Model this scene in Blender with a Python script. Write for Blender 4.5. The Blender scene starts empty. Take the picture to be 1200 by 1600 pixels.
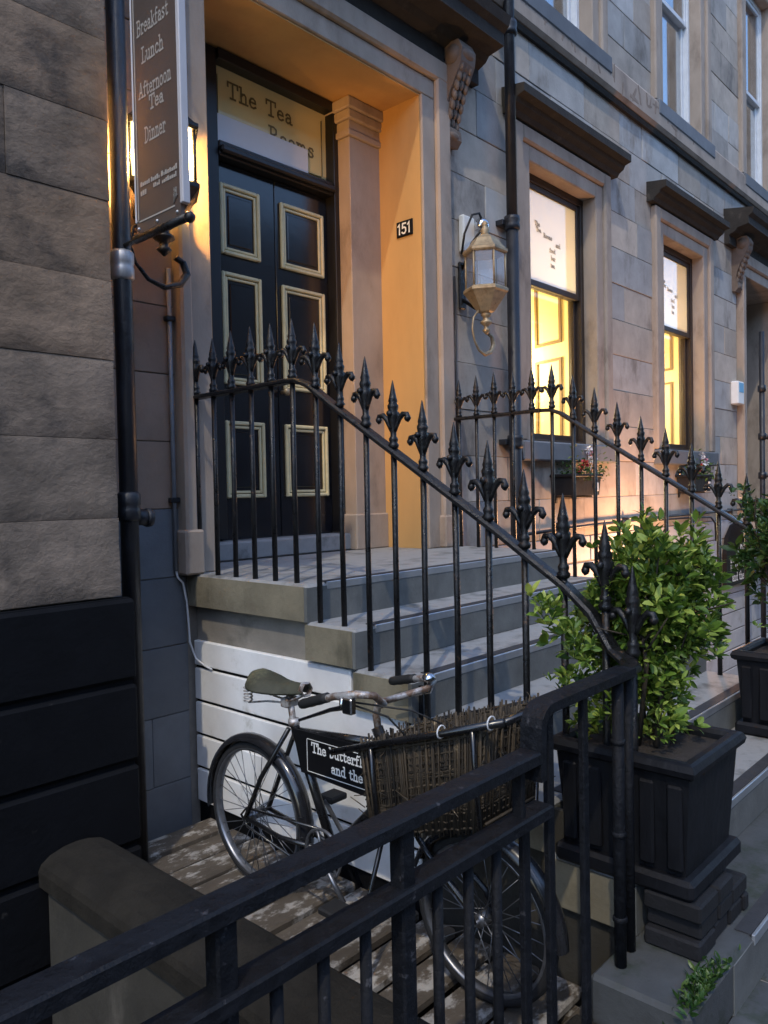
import bpy, math, random
from mathutils import Vector, Matrix, noise

random.seed(7)
SC = bpy.context.scene
COL = SC.collection
H = 1.44                       # eye height above the pavement; all z below are measured from the eye

# ------------------------------------------------------------------ camera, sky, sun, exposure
cam_d = bpy.data.cameras.new('camera')
cam = bpy.data.objects.new('camera', cam_d)
COL.objects.link(cam)
cam_d.sensor_fit = 'HORIZONTAL'
cam_d.sensor_width = 36.0
cam_d.lens = 36.0 * 1223.2 / 1200.0
cam_d.clip_start = 0.05
cam_d.clip_end = 2000.0
_right = Vector((0.6750, -0.7376, -0.0199)).normalized()
_fwd = Vector((0.7371, 0.6753, -0.0259)).normalized()
_up = _right.cross(_fwd).normalized()
_fwd = _up.cross(_right).normalized()
cam.matrix_world = Matrix(((_right.x, _up.x, -_fwd.x, 0.0),
                           (_right.y, _up.y, -_fwd.y, -3.2),
                           (_right.z, _up.z, -_fwd.z, H),
                           (0, 0, 0, 1)))
SC.camera = cam

SUN_EL, SUN_AZ = math.radians(52.0), math.radians(240.0)
world = bpy.data.worlds.new('World')
SC.world = world
world.use_nodes = True
wn = world.node_tree
for n_ in list(wn.nodes):
    wn.nodes.remove(n_)
wo = wn.nodes.new('ShaderNodeOutputWorld')
wb = wn.nodes.new('ShaderNodeBackground')
ws = wn.nodes.new('ShaderNodeTexSky')
ws.sky_type = 'NISHITA'
ws.sun_disc = False
ws.sun_elevation = SUN_EL
ws.sun_rotation = SUN_AZ
ws.air_density = 1.0
ws.dust_density = 0.6
ws.ozone_density = 4.0
wb.inputs['Strength'].default_value = 0.135
wn.links.new(ws.outputs['Color'], wb.inputs['Color'])
wn.links.new(wb.outputs['Background'], wo.inputs['Surface'])

sun_d = bpy.data.lights.new('sun', 'SUN')  # directional lamp standing in for the street lamp behind the camera
sun_d.energy = 0.52
sun_d.angle = math.radians(0.8)
sun_d.color = (1.0, 0.88, 0.68)
sun = bpy.data.objects.new('sun', sun_d)
COL.objects.link(sun)
_sd = Vector((math.sin(SUN_AZ) * math.cos(SUN_EL), math.cos(SUN_AZ) * math.cos(SUN_EL), math.sin(SUN_EL)))
sun.rotation_euler = _sd.to_track_quat('Z', 'Y').to_euler()
sun.location = (-6, -8, 9)

vs = SC.view_settings
vs.view_transform = 'Standard'
vs.look = 'None'
vs.gamma = 1.0
vs.use_curve_mapping = False
vs.exposure = 1.6

# ------------------------------------------------------------------ mesh helpers
class MB:
    def __init__(s):
        s.v = []; s.f = []; s.sm = []
    def add(s, vs_, fs, smooth=False):
        o = len(s.v)
        s.v += [tuple(p) for p in vs_]
        s.f += [tuple(i + o for i in f) for f in fs]
        s.sm += [smooth] * len(fs)
        return s
    def box(s, x0, x1, y0, y1, z0, z1):
        return s.add([(x0, y0, z0), (x1, y0, z0), (x1, y1, z0), (x0, y1, z0),
                      (x0, y0, z1), (x1, y0, z1), (x1, y1, z1), (x0, y1, z1)],
                     [(3, 2, 1, 0), (4, 5, 6, 7), (0, 1, 5, 4), (1, 2, 6, 5), (2, 3, 7, 6), (3, 0, 4, 7)])
    def cbox(s, x0, x1, y0, y1, z0, z1, c=0.006):
        c = min(c, (x1 - x0) * .4, (y1 - y0) * .4, (z1 - z0) * .4)
        X = (x0, x1); Y = (y0, y1); Z = (z0, z1)
        vv = []; idx = {}
        for i in (0, 1):
            for j in (0, 1):
                for k in (0, 1):
                    sx, sy, sz = (1 - 2 * i) * c, (1 - 2 * j) * c, (1 - 2 * k) * c
                    idx[i, j, k] = len(vv)
                    vv += [(X[i], Y[j] + sy, Z[k] + sz), (X[i] + sx, Y[j], Z[k] + sz), (X[i] + sx, Y[j] + sy, Z[k])]
        q = lambda i, j, k, a: idx[i, j, k] + a
        fs = []
        for i in (0, 1):
            f = [q(i, 0, 0, 0), q(i, 1, 0, 0), q(i, 1, 1, 0), q(i, 0, 1, 0)]
            fs.append(f if i else f[::-1])
            f = [q(0, i, 0, 1), q(1, i, 0, 1), q(1, i, 1, 1), q(0, i, 1, 1)]
            fs.append(f[::-1] if i else f)
            f = [q(0, 0, i, 2), q(1, 0, i, 2), q(1, 1, i, 2), q(0, 1, i, 2)]
            fs.append(f if i else f[::-1])
        for a in (0, 1):
            for b in (0, 1):
                fs.append([q(0, a, b, 1), q(1, a, b, 1), q(1, a, b, 2), q(0, a, b, 2)][::(1 if (a + b) % 2 else -1)])
                fs.append([q(a, 0, b, 0), q(a, 1, b, 0), q(a, 1, b, 2), q(a, 0, b, 2)][::(-1 if (a + b) % 2 else 1)])
                fs.append([q(a, b, 0, 0), q(a, b, 1, 0), q(a, b, 1, 1), q(a, b, 0, 1)][::(1 if (a + b) % 2 else -1)])
        for i in (0, 1):
            for j in (0, 1):
                for k in (0, 1):
                    f = [q(i, j, k, 0), q(i, j, k, 1), q(i, j, k, 2)]
                    fs.append(f[::-1] if (i + j + k) % 2 else f)
        return s.add(vv, fs)
    def lathe(s, c, prof, seg=14, axis='z', rot=0.0):
        vv = []; n = len(prof)
        for r, h in prof:
            for k in range(seg):
                a = 2 * math.pi * k / seg + rot
                u, w = r * math.cos(a), r * math.sin(a)
                if axis == 'z': vv.append((c[0] + u, c[1] + w, c[2] + h))
                elif axis == 'y': vv.append((c[0] + w, c[1] + h, c[2] + u))
                else: vv.append((c[0] + h, c[1] + u, c[2] + w))
        fs = []
        for i in range(n - 1):
            for k in range(seg):
                k2 = (k + 1) % seg
                fs.append((i * seg + k, i * seg + k2, (i + 1) * seg + k2, (i + 1) * seg + k))
        fs.append(tuple(range(seg - 1, -1, -1)))
        fs.append(tuple((n - 1) * seg + k for k in range(seg)))
        return s.add(vv, fs, True)
    def tube(s, pts, r, seg=8, closed=False, smooth=True):
        pts = [Vector(p) for p in pts]
        n = len(pts)
        rs = r if isinstance(r, (list, tuple)) else [r] * n
        vv = []; nrm = None
        for i, p in enumerate(pts):
            if closed: t = pts[(i + 1) % n] - pts[i - 1]
            else: t = pts[min(i + 1, n - 1)] - pts[max(i - 1, 0)]
            if t.length < 1e-9: t = Vector((0, 0, 1))
            t.normalize()
            if nrm is None:
                a = Vector((0, 0, 1)) if abs(t.z) < .9 else Vector((1, 0, 0))
                nrm = (a - t * a.dot(t)).normalized()
            else:
                nrm = nrm - t * nrm.dot(t)
                nrm = nrm.normalized() if nrm.length > 1e-6 else t.orthogonal().normalized()
            b = t.cross(nrm)
            for k in range(seg):
                a = 2 * math.pi * (k + .5) / seg
                vv.append(p + (nrm * math.cos(a) + b * math.sin(a)) * rs[i])
        fs = []
        m = n if closed else n - 1
        for i in range(m):
            i2 = (i + 1) % n
            for k in range(seg):
                k2 = (k + 1) % seg
                fs.append((i * seg + k, i * seg + k2, i2 * seg + k2, i2 * seg + k))
        if not closed:
            fs.append(tuple(range(seg - 1, -1, -1)))
            fs.append(tuple((n - 1) * seg + k for k in range(seg)))
        return s.add(vv, fs, smooth)
    def sweep(s, pts, prof, side=None, smooth=False):
        """sweep a closed 2-D profile (u across, v up) along pts; side fixes the across direction at every point"""
        pts = [Vector(p) for p in pts]; n = len(pts); m = len(prof); vv = []
        for i, p in enumerate(pts):
            t = (pts[min(i + 1, n - 1)] - pts[max(i - 1, 0)]).normalized()
            sd = Vector(side[i]) if side else t.cross(Vector((0, 0, 1)))
            sd = (sd - t * sd.dot(t)).normalized()
            up = sd.cross(t).normalized()
            for u, v in prof:
                vv.append(p + sd * u + up * v)
        fs = []
        for i in range(n - 1):
            for k in range(m):
                k2 = (k + 1) % m
                fs.append((i * m + k, i * m + k2, (i + 1) * m + k2, (i + 1) * m + k))
        fs.append(tuple(range(m - 1, -1, -1)))
        fs.append(tuple((n - 1) * m + k for k in range(m)))
        return s.add(vv, fs, smooth)
    def extrude(s, poly, axis, a0, a1):
        """poly of 2-D points extruded along axis: 'x' -> (y,z), 'y' -> (x,z), 'z' -> (x,y)"""
        m = len(poly); vv = []
        for a in (a0, a1):
            for p, q in poly:
                vv.append({'x': (a, p, q), 'y': (p, a, q), 'z': (p, q, a)}[axis])
        fs = [tuple(range(m)), tuple(range(2 * m - 1, m - 1, -1))]
        for k in range(m):
            k2 = (k + 1) % m
            fs.append((k, k + m, k2 + m, k2))
        return s.add(vv, fs)
    def sphere(s, c, r, seg=10, rings=6, sc=(1, 1, 1)):
        prof = [(max(1e-4, math.sin(math.pi * i / rings)), -math.cos(math.pi * i / rings)) for i in range(rings + 1)]
        vv = []
        for rr, h in prof:
            for k in range(seg):
                a = 2 * math.pi * k / seg
                vv.append((c[0] + r * sc[0] * rr * math.cos(a), c[1] + r * sc[1] * rr * math.sin(a), c[2] + r * sc[2] * h))
        fs = []
        for i in range(rings):
            for k in range(seg):
                k2 = (k + 1) % seg
                fs.append((i * seg + k, i * seg + k2, (i + 1) * seg + k2, (i + 1) * seg + k))
        return s.add(vv, fs, True)
    def build(s, name, mat, parent=None, origin=None, kind=None, label=None):
        """parent: an object made by thing()/build(); vertices are kept relative to the world place of that parent"""
        base = Vector((0, 0, 0))
        if parent is not None: base = Vector(parent['_w'])
        elif origin is not None: base = Vector(origin)
        me = bpy.data.meshes.new(name)
        me.from_pydata([(v[0] - base.x, v[1] - base.y, v[2] - base.z) for v in s.v], [], s.f)
        me.polygons.foreach_set('use_smooth', s.sm)
        me.materials.append(M[mat] if isinstance(mat, str) else mat)
        me.validate(); me.update()
        o = bpy.data.objects.new(name, me)
        COL.objects.link(o)
        if parent is not None: o.parent = parent
        else: o.location = (base.x, base.y, base.z + H)
        o['_w'] = tuple(base)
        if kind: o['kind'] = kind
        if label: o['label'] = label
        return o

def thing(name, label, cat, loc, group=None):
    o = bpy.data.objects.new(name, None)
    COL.objects.link(o)
    o.empty_display_size = .1
    o.location = (loc[0], loc[1], loc[2] + H)
    o['_w'] = tuple(loc)
    o['label'] = label; o['category'] = cat
    if group: o['group'] = group
    return o

def tag(o, label, cat, group=None):
    o['label'] = label; o['category'] = cat
    if group: o['group'] = group
    return o

def arc(cx, cy, r, a0, a1, n, ry=None):
    ry = r if ry is None else ry
    return [(cx + r * math.cos(math.radians(a0 + (a1 - a0) * i / n)), cy + ry * math.sin(math.radians(a0 + (a1 - a0) * i / n))) for i in range(n + 1)]

def point_light(name, loc, energy, color, radius, parent=None):
    d = bpy.data.lights.new(name, 'POINT')
    d.energy = energy; d.color = color; d.shadow_soft_size = radius
    o = bpy.data.objects.new(name, d)
    COL.objects.link(o)
    if parent is not None:
        b = parent['_w']; o.parent = parent
        o.location = (loc[0] - b[0], loc[1] - b[1], loc[2] - b[2])
    else:
        o.location = (loc[0], loc[1], loc[2] + H)
    return o

# ------------------------------------------------------------------ materials
M = {}
def mat(name, col, rough=.7, var=.25, scale=6.0, bump=.0, bscale=40.0, stretch=(1, 1, 1), metal=0.0, rand=0.0,
        second=None, smix=(.45, .62), sscale=3.0, spec=.5, coat=0.0, island=0.0, rvar=0.0, hue=None, sstretch=(1, 1, 1), shift=True):
    m = bpy.data.materials.new(name); m.use_nodes = True
    nt = m.node_tree; N = nt.nodes; L = nt.links
    b = N['Principled BSDF']
    tc = N.new('ShaderNodeTexCoord'); mp = N.new('ShaderNodeMapping')
    mp.inputs['Scale'].default_value = stretch
    L.new(tc.outputs['Object'], mp.inputs['Vector'])
    ob = N.new('ShaderNodeObjectInfo')
    off = N.new('ShaderNodeVectorMath'); off.operation = 'ADD'
    sc3 = N.new('ShaderNodeVectorMath'); sc3.operation = 'SCALE'
    cmb = N.new('ShaderNodeCombineXYZ')
    for i in range(3): L.new(ob.outputs['Random'], cmb.inputs[i])
    L.new(cmb.outputs[0], sc3.inputs[0]); sc3.inputs['Scale'].default_value = 37.0 if rand and shift else 0.0
    L.new(mp.outputs[0], off.inputs[0]); L.new(sc3.outputs[0], off.inputs[1])
    nz = N.new('ShaderNodeTexNoise'); nz.inputs['Scale'].default_value = scale
    nz.inputs['Detail'].default_value = 6; nz.inputs['Roughness'].default_value = .62
    L.new(off.outputs[0], nz.inputs['Vector'])
    mr = N.new('ShaderNodeMapRange')
    mr.inputs['From Min'].default_value = .25; mr.inputs['From Max'].default_value = .75
    mr.inputs['To Min'].default_value = 1 - var; mr.inputs['To Max'].default_value = 1 + var
    L.new(nz.outputs['Fac'], mr.inputs['Value'])
    val = mr.outputs[0]
    if rand:
        m2 = N.new('ShaderNodeMapRange'); m2.inputs['To Min'].default_value = 1 - rand; m2.inputs['To Max'].default_value = 1 + rand
        L.new(ob.outputs['Random'], m2.inputs['Value'])
        mu = N.new('ShaderNodeMath'); mu.operation = 'MULTIPLY'
        L.new(val, mu.inputs[0]); L.new(m2.outputs[0], mu.inputs[1]); val = mu.outputs[0]
    if island:
        ge = N.new('ShaderNodeNewGeometry')
        m3 = N.new('ShaderNodeMapRange'); m3.inputs['To Min'].default_value = 1 - island; m3.inputs['To Max'].default_value = 1 + island
        L.new(ge.outputs['Random Per Island'], m3.inputs['Value'])
        mu = N.new('ShaderNodeMath'); mu.operation = 'MULTIPLY'
        L.new(val, mu.inputs[0]); L.new(m3.outputs[0], mu.inputs[1]); val = mu.outputs[0]
    base = N.new('ShaderNodeRGB'); base.outputs[0].default_value = (*col, 1)
    src = base.outputs[0]
    if hue is not None:                       # second tone picked per object
        wn2 = N.new('ShaderNodeTexWhiteNoise'); wn2.noise_dimensions = '1D'
        L.new(ob.outputs['Random'], wn2.inputs['W'])
        mx = N.new('ShaderNodeMix'); mx.data_type = 'RGBA'
        L.new(wn2.outputs['Value'], mx.inputs['Factor'])
        L.new(src, mx.inputs[6]); mx.inputs[7].default_value = (*hue, 1); src = mx.outputs[2]
    if second is not None:
        mp2 = N.new('ShaderNodeMapping'); mp2.inputs['Scale'].default_value = sstretch
        L.new(off.outputs[0], mp2.inputs['Vector'])
        n2 = N.new('ShaderNodeTexNoise'); n2.inputs['Scale'].default_value = sscale; n2.inputs['Detail'].default_value = 8
        n2.inputs['Roughness'].default_value = .68
        L.new(mp2.outputs[0], n2.inputs['Vector'])
        r2 = N.new('ShaderNodeMapRange'); r2.interpolation_type = 'SMOOTHSTEP'
        r2.inputs['From Min'].default_value = smix[0]; r2.inputs['From Max'].default_value = smix[1]
        L.new(n2.outputs['Fac'], r2.inputs['Value'])
        mx = N.new('ShaderNodeMix'); mx.data_type = 'RGBA'
        L.new(r2.outputs[0], mx.inputs['Factor'])
        L.new(src, mx.inputs[6]); mx.inputs[7].default_value = (*second, 1); src = mx.outputs[2]
    vm = N.new('ShaderNodeVectorMath'); vm.operation = 'SCALE'
    L.new(src, vm.inputs[0]); L.new(val, vm.inputs['Scale'])
    L.new(vm.outputs[0], b.inputs['Base Color'])
    b.inputs['Roughness'].default_value = rough
    if rvar:
        m4 = N.new('ShaderNodeMapRange'); m4.inputs['From Min'].default_value = .3; m4.inputs['From Max'].default_value = .7
        m4.inputs['To Min'].default_value = max(.02, rough - rvar); m4.inputs['To Max'].default_value = min(1, rough + rvar)
        L.new(nz.outputs['Fac'], m4.inputs['Value']); L.new(m4.outputs[0], b.inputs['Roughness'])
    b.inputs['Metallic'].default_value = metal
    b.inputs['Specular IOR Level'].default_value = spec
    b.inputs['Coat Weight'].default_value = coat
    b.inputs['Coat Roughness'].default_value = .12
    if bump:
        nb = N.new('ShaderNodeTexNoise'); nb.inputs['Scale'].default_value = bscale
        nb.inputs['Detail'].default_value = 8; nb.inputs['Roughness'].default_value = .65
        L.new(off.outputs[0], nb.inputs['Vector'])
        bp = N.new('ShaderNodeBump'); bp.inputs['Strength'].default_value = min(1.0, bump); bp.inputs['Distance'].default_value = .02
        L.new(nb.outputs['Fac'], bp.inputs['Height']); L.new(bp.outputs[0], b.inputs['Normal'])
    M[name] = m
    return m

mat('ashlar', (.35, .345, .335), .85, .2, 5, .16, 50, rand=.2, hue=(.42, .345, .27), second=(.19, .165, .14), smix=(.5, .72), sscale=2.6, sstretch=(1, 1, .45))
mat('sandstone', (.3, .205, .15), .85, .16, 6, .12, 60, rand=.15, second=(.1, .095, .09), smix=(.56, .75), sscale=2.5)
mat('surround_stone', (.34, .275, .22), .8, .18, 5, .12, 70, second=(.2, .155, .12), smix=(.48, .72), sscale=3, stretch=(1, 1, .5))
mat('glow_tinted_reveal', (.5, .3, .115), .7, .10, 4, .05, 50, second=(.4, .22, .08), smix=(.5, .8), sscale=1.6, stretch=(1, 1, .3))  # warm stone deepened to orange; the lantern's glow is in the colour
mat('dark_terrace_stone', (.1, .09, .08), .9, .3, .5, .1, 20)  # darkened so the terrace throws back less light and reflection
mat('console_stone', (.13, .1, .08), .85, .3, 8, .3, 40)
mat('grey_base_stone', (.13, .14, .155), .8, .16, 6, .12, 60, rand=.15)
mat('weathered_hood', (.022, .019, .016), .9, .4, 9, .25, 40, second=(.06, .05, .042), smix=(.58, .76), sscale=5)
mat('rough_stone', (.215, .15, .1), .92, .55, 3, .5, 18, stretch=(1, 1, 1.3), rand=.10, hue=(.19, .15, .115), second=(.055, .046, .04), smix=(.48, .7), sscale=1.7, sstretch=(1.2, 1, .8), shift=False)
mat('black_paint_stone', (.0045, .005, .0065), .8, .3, 6, .25, 30, spec=.15, second=(.03, .028, .026), smix=(.66, .72), sscale=11)
mat('mortar', (.2, .18, .155), .95, .2, 20, .1, 60)
mat('dark_void', (.01, .01, .01), .9, .1)
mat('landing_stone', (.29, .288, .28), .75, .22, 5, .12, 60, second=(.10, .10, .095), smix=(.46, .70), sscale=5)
mat('worn_brown', (.23, .175, .135), .9, .3, 20)
mat('step_side', (.2, .175, .12), .85, .3, 5, .2, 40, second=(.1, .09, .06), smix=(.48, .68), sscale=3.5, sstretch=(1, 1, .4))
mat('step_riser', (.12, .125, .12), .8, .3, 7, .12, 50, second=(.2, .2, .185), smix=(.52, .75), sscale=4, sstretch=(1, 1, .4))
mat('nosing_metal', (.5, .52, .54), .35, .15, 12, metal=.7)
mat('nosing_dark', (.03, .03, .033), .8, .3, 20, .1, 90)
mat('white_board', (.80, .80, .79), .6, .12, 4, .08, 40, second=(.4, .38, .31), smix=(.56, .78), sscale=4.5)
mat('painted_course', (.42, .43, .44), .7, .15, 5, .08, 40, second=(.25, .24, .22), smix=(.52, .75), sscale=3)
mat('beige_concrete', (.22, .2, .17), .9, .2, 6, .15, 50, second=(.13, .12, .1), smix=(.5, .7), sscale=4)  # mottled beige, the concrete's own tone
mat('iron_black', (.009, .009, .010), .36, .4, 30, .25, 60, rvar=.16, spec=.4, second=(.09, .05, .03), smix=(.62, .70), sscale=30)
mat('iron_rail', (.008, .009, .012), .55, spec=.2, var=.35, scale=25, bump=.45, bscale=45, rvar=.2, second=(.05, .05, .056), smix=(.62, .68), sscale=34)
mat('cast_pipe', (.012, .0135, .018), .45, .4, 12, .15, 40, rvar=.14)
mat('door_gloss', (.008, .0085, .012), .18, .2, 8, .03, 12, coat=.5)
mat('door_gold', (.62, .55, .33), .4, .12, 20, .03, 60, second=(.5, .42, .22), smix=(.55, .75), sscale=8)
mat('frame_black', (.01, .01, .011), .4, .2)
mat('gold_brass', (.31, .255, .165), .5, .3, 25, .1, 60, metal=.35, rvar=.12, second=(.2, .15, .09), smix=(.5, .7), sscale=12)
mat('white_plastic', (.7, .69, .64), .45, .06, 10)
mat('chrome', (.65, .66, .68), .2, .2, 30, metal=1.0, second=(.16, .08, .04), smix=(.56, .7), sscale=40)
mat('grey_conduit', (.2, .21, .23), .5, .15, 12)
mat('cable_pale', (.55, .55, .55), .5, .1)
mat('sign_face', (.085, .066, .056), .5, .12, 6, .03, 30)
_m = M['sign_face']; _N = _m.node_tree.nodes; _L = _m.node_tree.links
_t = _N.new('ShaderNodeBsdfTranslucent'); _t.inputs[0].default_value = (.5, .36, .24, 1)
_x = _N.new('ShaderNodeMixShader'); _x.inputs[0].default_value = .12
_L.new(_N['Principled BSDF'].outputs[0], _x.inputs[1]); _L.new(_t.outputs[0], _x.inputs[2]); _L.new(_x.outputs[0], _N['Material Output'].inputs['Surface'])
mat('sign_edge', (.48, .46, .47), .5, .08)
mat('sign_white', (.36, .33, .29), .6, .08, 40)
mat('black_panel', (.005, .005, .006), .6, .1, spec=.2)
mat('lettering_white', (.75, .74, .7), .6, .05)
mat('pane_lettering', (.3, .27, .25), .6, .1)
mat('lettering_gold', (.16, .12, .04), .5, .1)
mat('paper_white', (.72, .74, .76), .6, .05)
mat('sash_brown', (.035, .022, .015), .5, .3, 12, .05, 40)
mat('sash_white', (.62, .64, .66), .5, .1, 12)
mat('room_yellow', (.82, .68, .27), .8, .06)
mat('room_cream', (.8, .68, .38), .6, .05)
mat('room_line', (.22, .14, .05), .7, .05)
mat('dark_room', (.04, .045, .05), .9, .2)
mat('curtain', (.55, .57, .6), .8, .15, 5, stretch=(6, 6, .4))
mat('timber_deck', (.085, .068, .05), .9, .35, 7, .5, 22, rand=.15, second=(.34, .32, .29), smix=(.49, .6), sscale=9, stretch=(.9, 1.5, 1))
mat('coping_stone', (.02, .017, .0125), .95, .45, 8, .6, 24, spec=.25, second=(.018, .016, .013), smix=(.5, .7), sscale=3)  # darkened; the shadow lying on the coping is put into its colour
mat('area_wall_stone', (.04, .036, .028), .9, .3, 6, .25, 30, second=(.09, .08, .065), smix=(.55, .72), sscale=4, sstretch=(1, 1, .3))
mat('area_dirt', (.02, .016, .012), .95, .45, 9, .4, 30)
mat('pavement_slab', (.06, .064, .066), .8, .25, 7, .2, 40, second=(.028, .036, .024), smix=(.48, .66), sscale=5)
mat('asphalt', (.05, .05, .052), .9, .3, 60, .3, 120)
mat('planter_black', (.005, .0055, .008), .6, second=(.022, .022, .024), smix=(.56, .76), sscale=7, sstretch=(1, 1, .35), spec=.3, var=.4, scale=14, bump=.2, bscale=30, rvar=.12, stretch=(1, 1, .4))
mat('brick_dark', (.006, .006, .008), .8, .4, 12, .3, 40, rand=.3)
mat('soil', (.03, .022, .016), .95, .4, 40, .6, 60)
mat('bark', (.04, .03, .02), .9, .3, 30, .2, 60)
mat('moss', (.05, .09, .02), .95, .4, 30, .5, 60, island=.4)
mat('tyre', (.014, .014, .015), .8, .2, 30)
mat('rim_steel', (.2, .205, .22), .35, .25, 30, metal=.75)
mat('bike_black', (.009, .009, .01), .28, .3, 20, rvar=.1, coat=.3)
mat('mudguard', (.016, .016, .018), .22, .3, 10, rvar=.1, coat=.4)
mat('leather', (.055, .055, .035), .6, .35, 12, .15, 50, second=(.16, .15, .08), smix=(.55, .72), sscale=7)
mat('rubber_grip', (.012, .012, .012), .7, .2)
mat('rusty_steel', (.2, .13, .09), .45, .4, 25, .2, 60, metal=.5, second=(.5, .48, .46), smix=(.42, .56), sscale=16)
mat('wicker', (.042, .03, .017), .75, .3, 30, island=.85, second=(.2, .15, .09), smix=(.6, .7), sscale=30)
mat('tie_white', (.7, .7, .7), .5)
mat('petal_red', (.4, .03, .04), .6, .2, island=.3)
mat('petal_white', (.75, .72, .74), .6, .1, island=.1)
mat('petal_pink', (.5, .2, .25), .6, .1, island=.2)
mat('alarm_white', (.72, .73, .72), .5, .06)
mat('alarm_blue', (.1, .35, .6), .5, .06)
mat('galvanised', (.35, .36, .38), .5, .25, 14, metal=.6)
mat('table_linen', (.8, .75, .6), .8, .05)

def leaf_mat(name, c1, c2, c3):
    m = bpy.data.materials.new(name); m.use_nodes = True
    N = m.node_tree.nodes; L = m.node_tree.links
    b = N['Principled BSDF']
    ge = N.new('ShaderNodeNewGeometry')
    cr = N.new('ShaderNodeValToRGB')
    e = cr.color_ramp.elements
    e[0].position = 0; e[0].color = (*c1, 1); e[1].position = 1; e[1].color = (*c3, 1)
    e2 = e.new(.6); e2.color = (*c2, 1)
    L.new(ge.outputs['Random Per Island'], cr.inputs[0])
    L.new(cr.outputs[0], b.inputs['Base Color'])
    b.inputs['Roughness'].default_value = .42
    tr = N.new('ShaderNodeBsdfTranslucent')
    L.new(cr.outputs[0], tr.inputs['Color'])
    mx = N.new('ShaderNodeMixShader'); mx.inputs[0].default_value = .3
    out = N['Material Output']
    L.new(b.outputs[0], mx.inputs[1]); L.new(tr.outputs[0], mx.inputs[2]); L.new(mx.outputs[0], out.inputs['Surface'])
    M[name] = m
leaf_mat('leaf_shrub', (.03, .075, .012), (.15, .25, .03), (.42, .5, .1))
leaf_mat('leaf_dark', (.018, .05, .01), (.04, .1, .02), (.1, .16, .03))

def glass_mat(name, tint=(1, 1, 1), rough=.02, refl=1.0, film=0.0, film_col=(.9, .85, .75), diff=.35, power=4.0):
    m = bpy.data.materials.new(name); m.use_nodes = True
    N = m.node_tree.nodes; L = m.node_tree.links
    N.remove(N['Principled BSDF'])
    out = N['Material Output']
    tr = N.new('ShaderNodeBsdfTransparent'); tr.inputs[0].default_value = (*tint, 1)
    gl = N.new('ShaderNodeBsdfGlossy'); gl.inputs['Roughness'].default_value = rough
    fr = N.new('ShaderNodeLayerWeight'); fr.inputs['Blend'].default_value = .5
    pw = N.new('ShaderNodeMath'); pw.operation = 'POWER'; pw.inputs[1].default_value = power
    L.new(fr.outputs['Facing'], pw.inputs[0])
    mu = N.new('ShaderNodeMath'); mu.operation = 'MULTIPLY_ADD'; mu.inputs[1].default_value = min(.9, .9 * refl); mu.inputs[2].default_value = .045 * refl
    mu.use_clamp = True
    L.new(pw.outputs[0], mu.inputs[0])
    mx = N.new('ShaderNodeMixShader')
    inner = tr.outputs[0]
    if film:
        tl = N.new('ShaderNodeBsdfTranslucent'); tl.inputs[0].default_value = (*film_col, 1)
        df = N.new('ShaderNodeBsdfDiffuse'); df.inputs[0].default_value = (*film_col, 1)
        ad = N.new('ShaderNodeMixShader'); ad.inputs[0].default_value = diff
        L.new(tl.outputs[0], ad.inputs[1]); L.new(df.outputs[0], ad.inputs[2])
        m2 = N.new('ShaderNodeMixShader'); m2.inputs[0].default_value = film
        L.new(tr.outputs[0], m2.inputs[1]); L.new(ad.outputs[0], m2.inputs[2]); inner = m2.outputs[0]
    L.new(mu.outputs[0], mx.inputs[0]); L.new(inner, mx.inputs[1]); L.new(gl.outputs[0], mx.inputs[2])
    L.new(mx.outputs[0], out.inputs['Surface'])
    M[name] = m
glass_mat('glass_clear')
glass_mat('glass_upper', (.8, .85, .9), .01, 2.0, power=1.6)
glass_mat('glass_frosted', (1, .96, .85), .06, 1.6, .95, (.97, .93, .88), .36, power=2.0)
glass_mat('glass_fanlight', (.7, .6, .3), .05, 1.0, .95, (.88, .74, .36), .85)
glass_mat('glass_lantern', (.9, .92, .95), .05, 1.6, .25, (.6, .62, .66))

def emit_mat(name, col, s):
    m = bpy.data.materials.new(name); m.use_nodes = True
    N = m.node_tree.nodes; L = m.node_tree.links
    N.remove(N['Principled BSDF'])
    e = N.new('ShaderNodeEmission'); e.inputs[0].default_value = (*col, 1); e.inputs[1].default_value = s
    L.new(e.outputs[0], N['Material Output'].inputs['Surface'])
    M[name] = m
emit_mat('lamp_glow', (1.0, .72, .3), 6.0)
_m = bpy.data.materials.new('lamp_glass'); _m.use_nodes = True
_N = _m.node_tree.nodes; _L = _m.node_tree.links; _N.remove(_N['Principled BSDF'])
_t = _N.new('ShaderNodeBsdfTransparent'); _e = _N.new('ShaderNodeEmission'); _a = _N.new('ShaderNodeAddShader')
_t.inputs[0].default_value = (.8, .75, .65, 1); _e.inputs[0].default_value = (1.0, .72, .3, 1); _e.inputs[1].default_value = 9.0
_L.new(_t.outputs[0], _a.inputs[0]); _L.new(_e.outputs[0], _a.inputs[1]); _L.new(_a.outputs[0], _N['Material Output'].inputs['Surface'])
M['lamp_glass'] = _m
emit_mat('bulb_glow', (1.0, .6, .25), 6.0)

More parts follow.
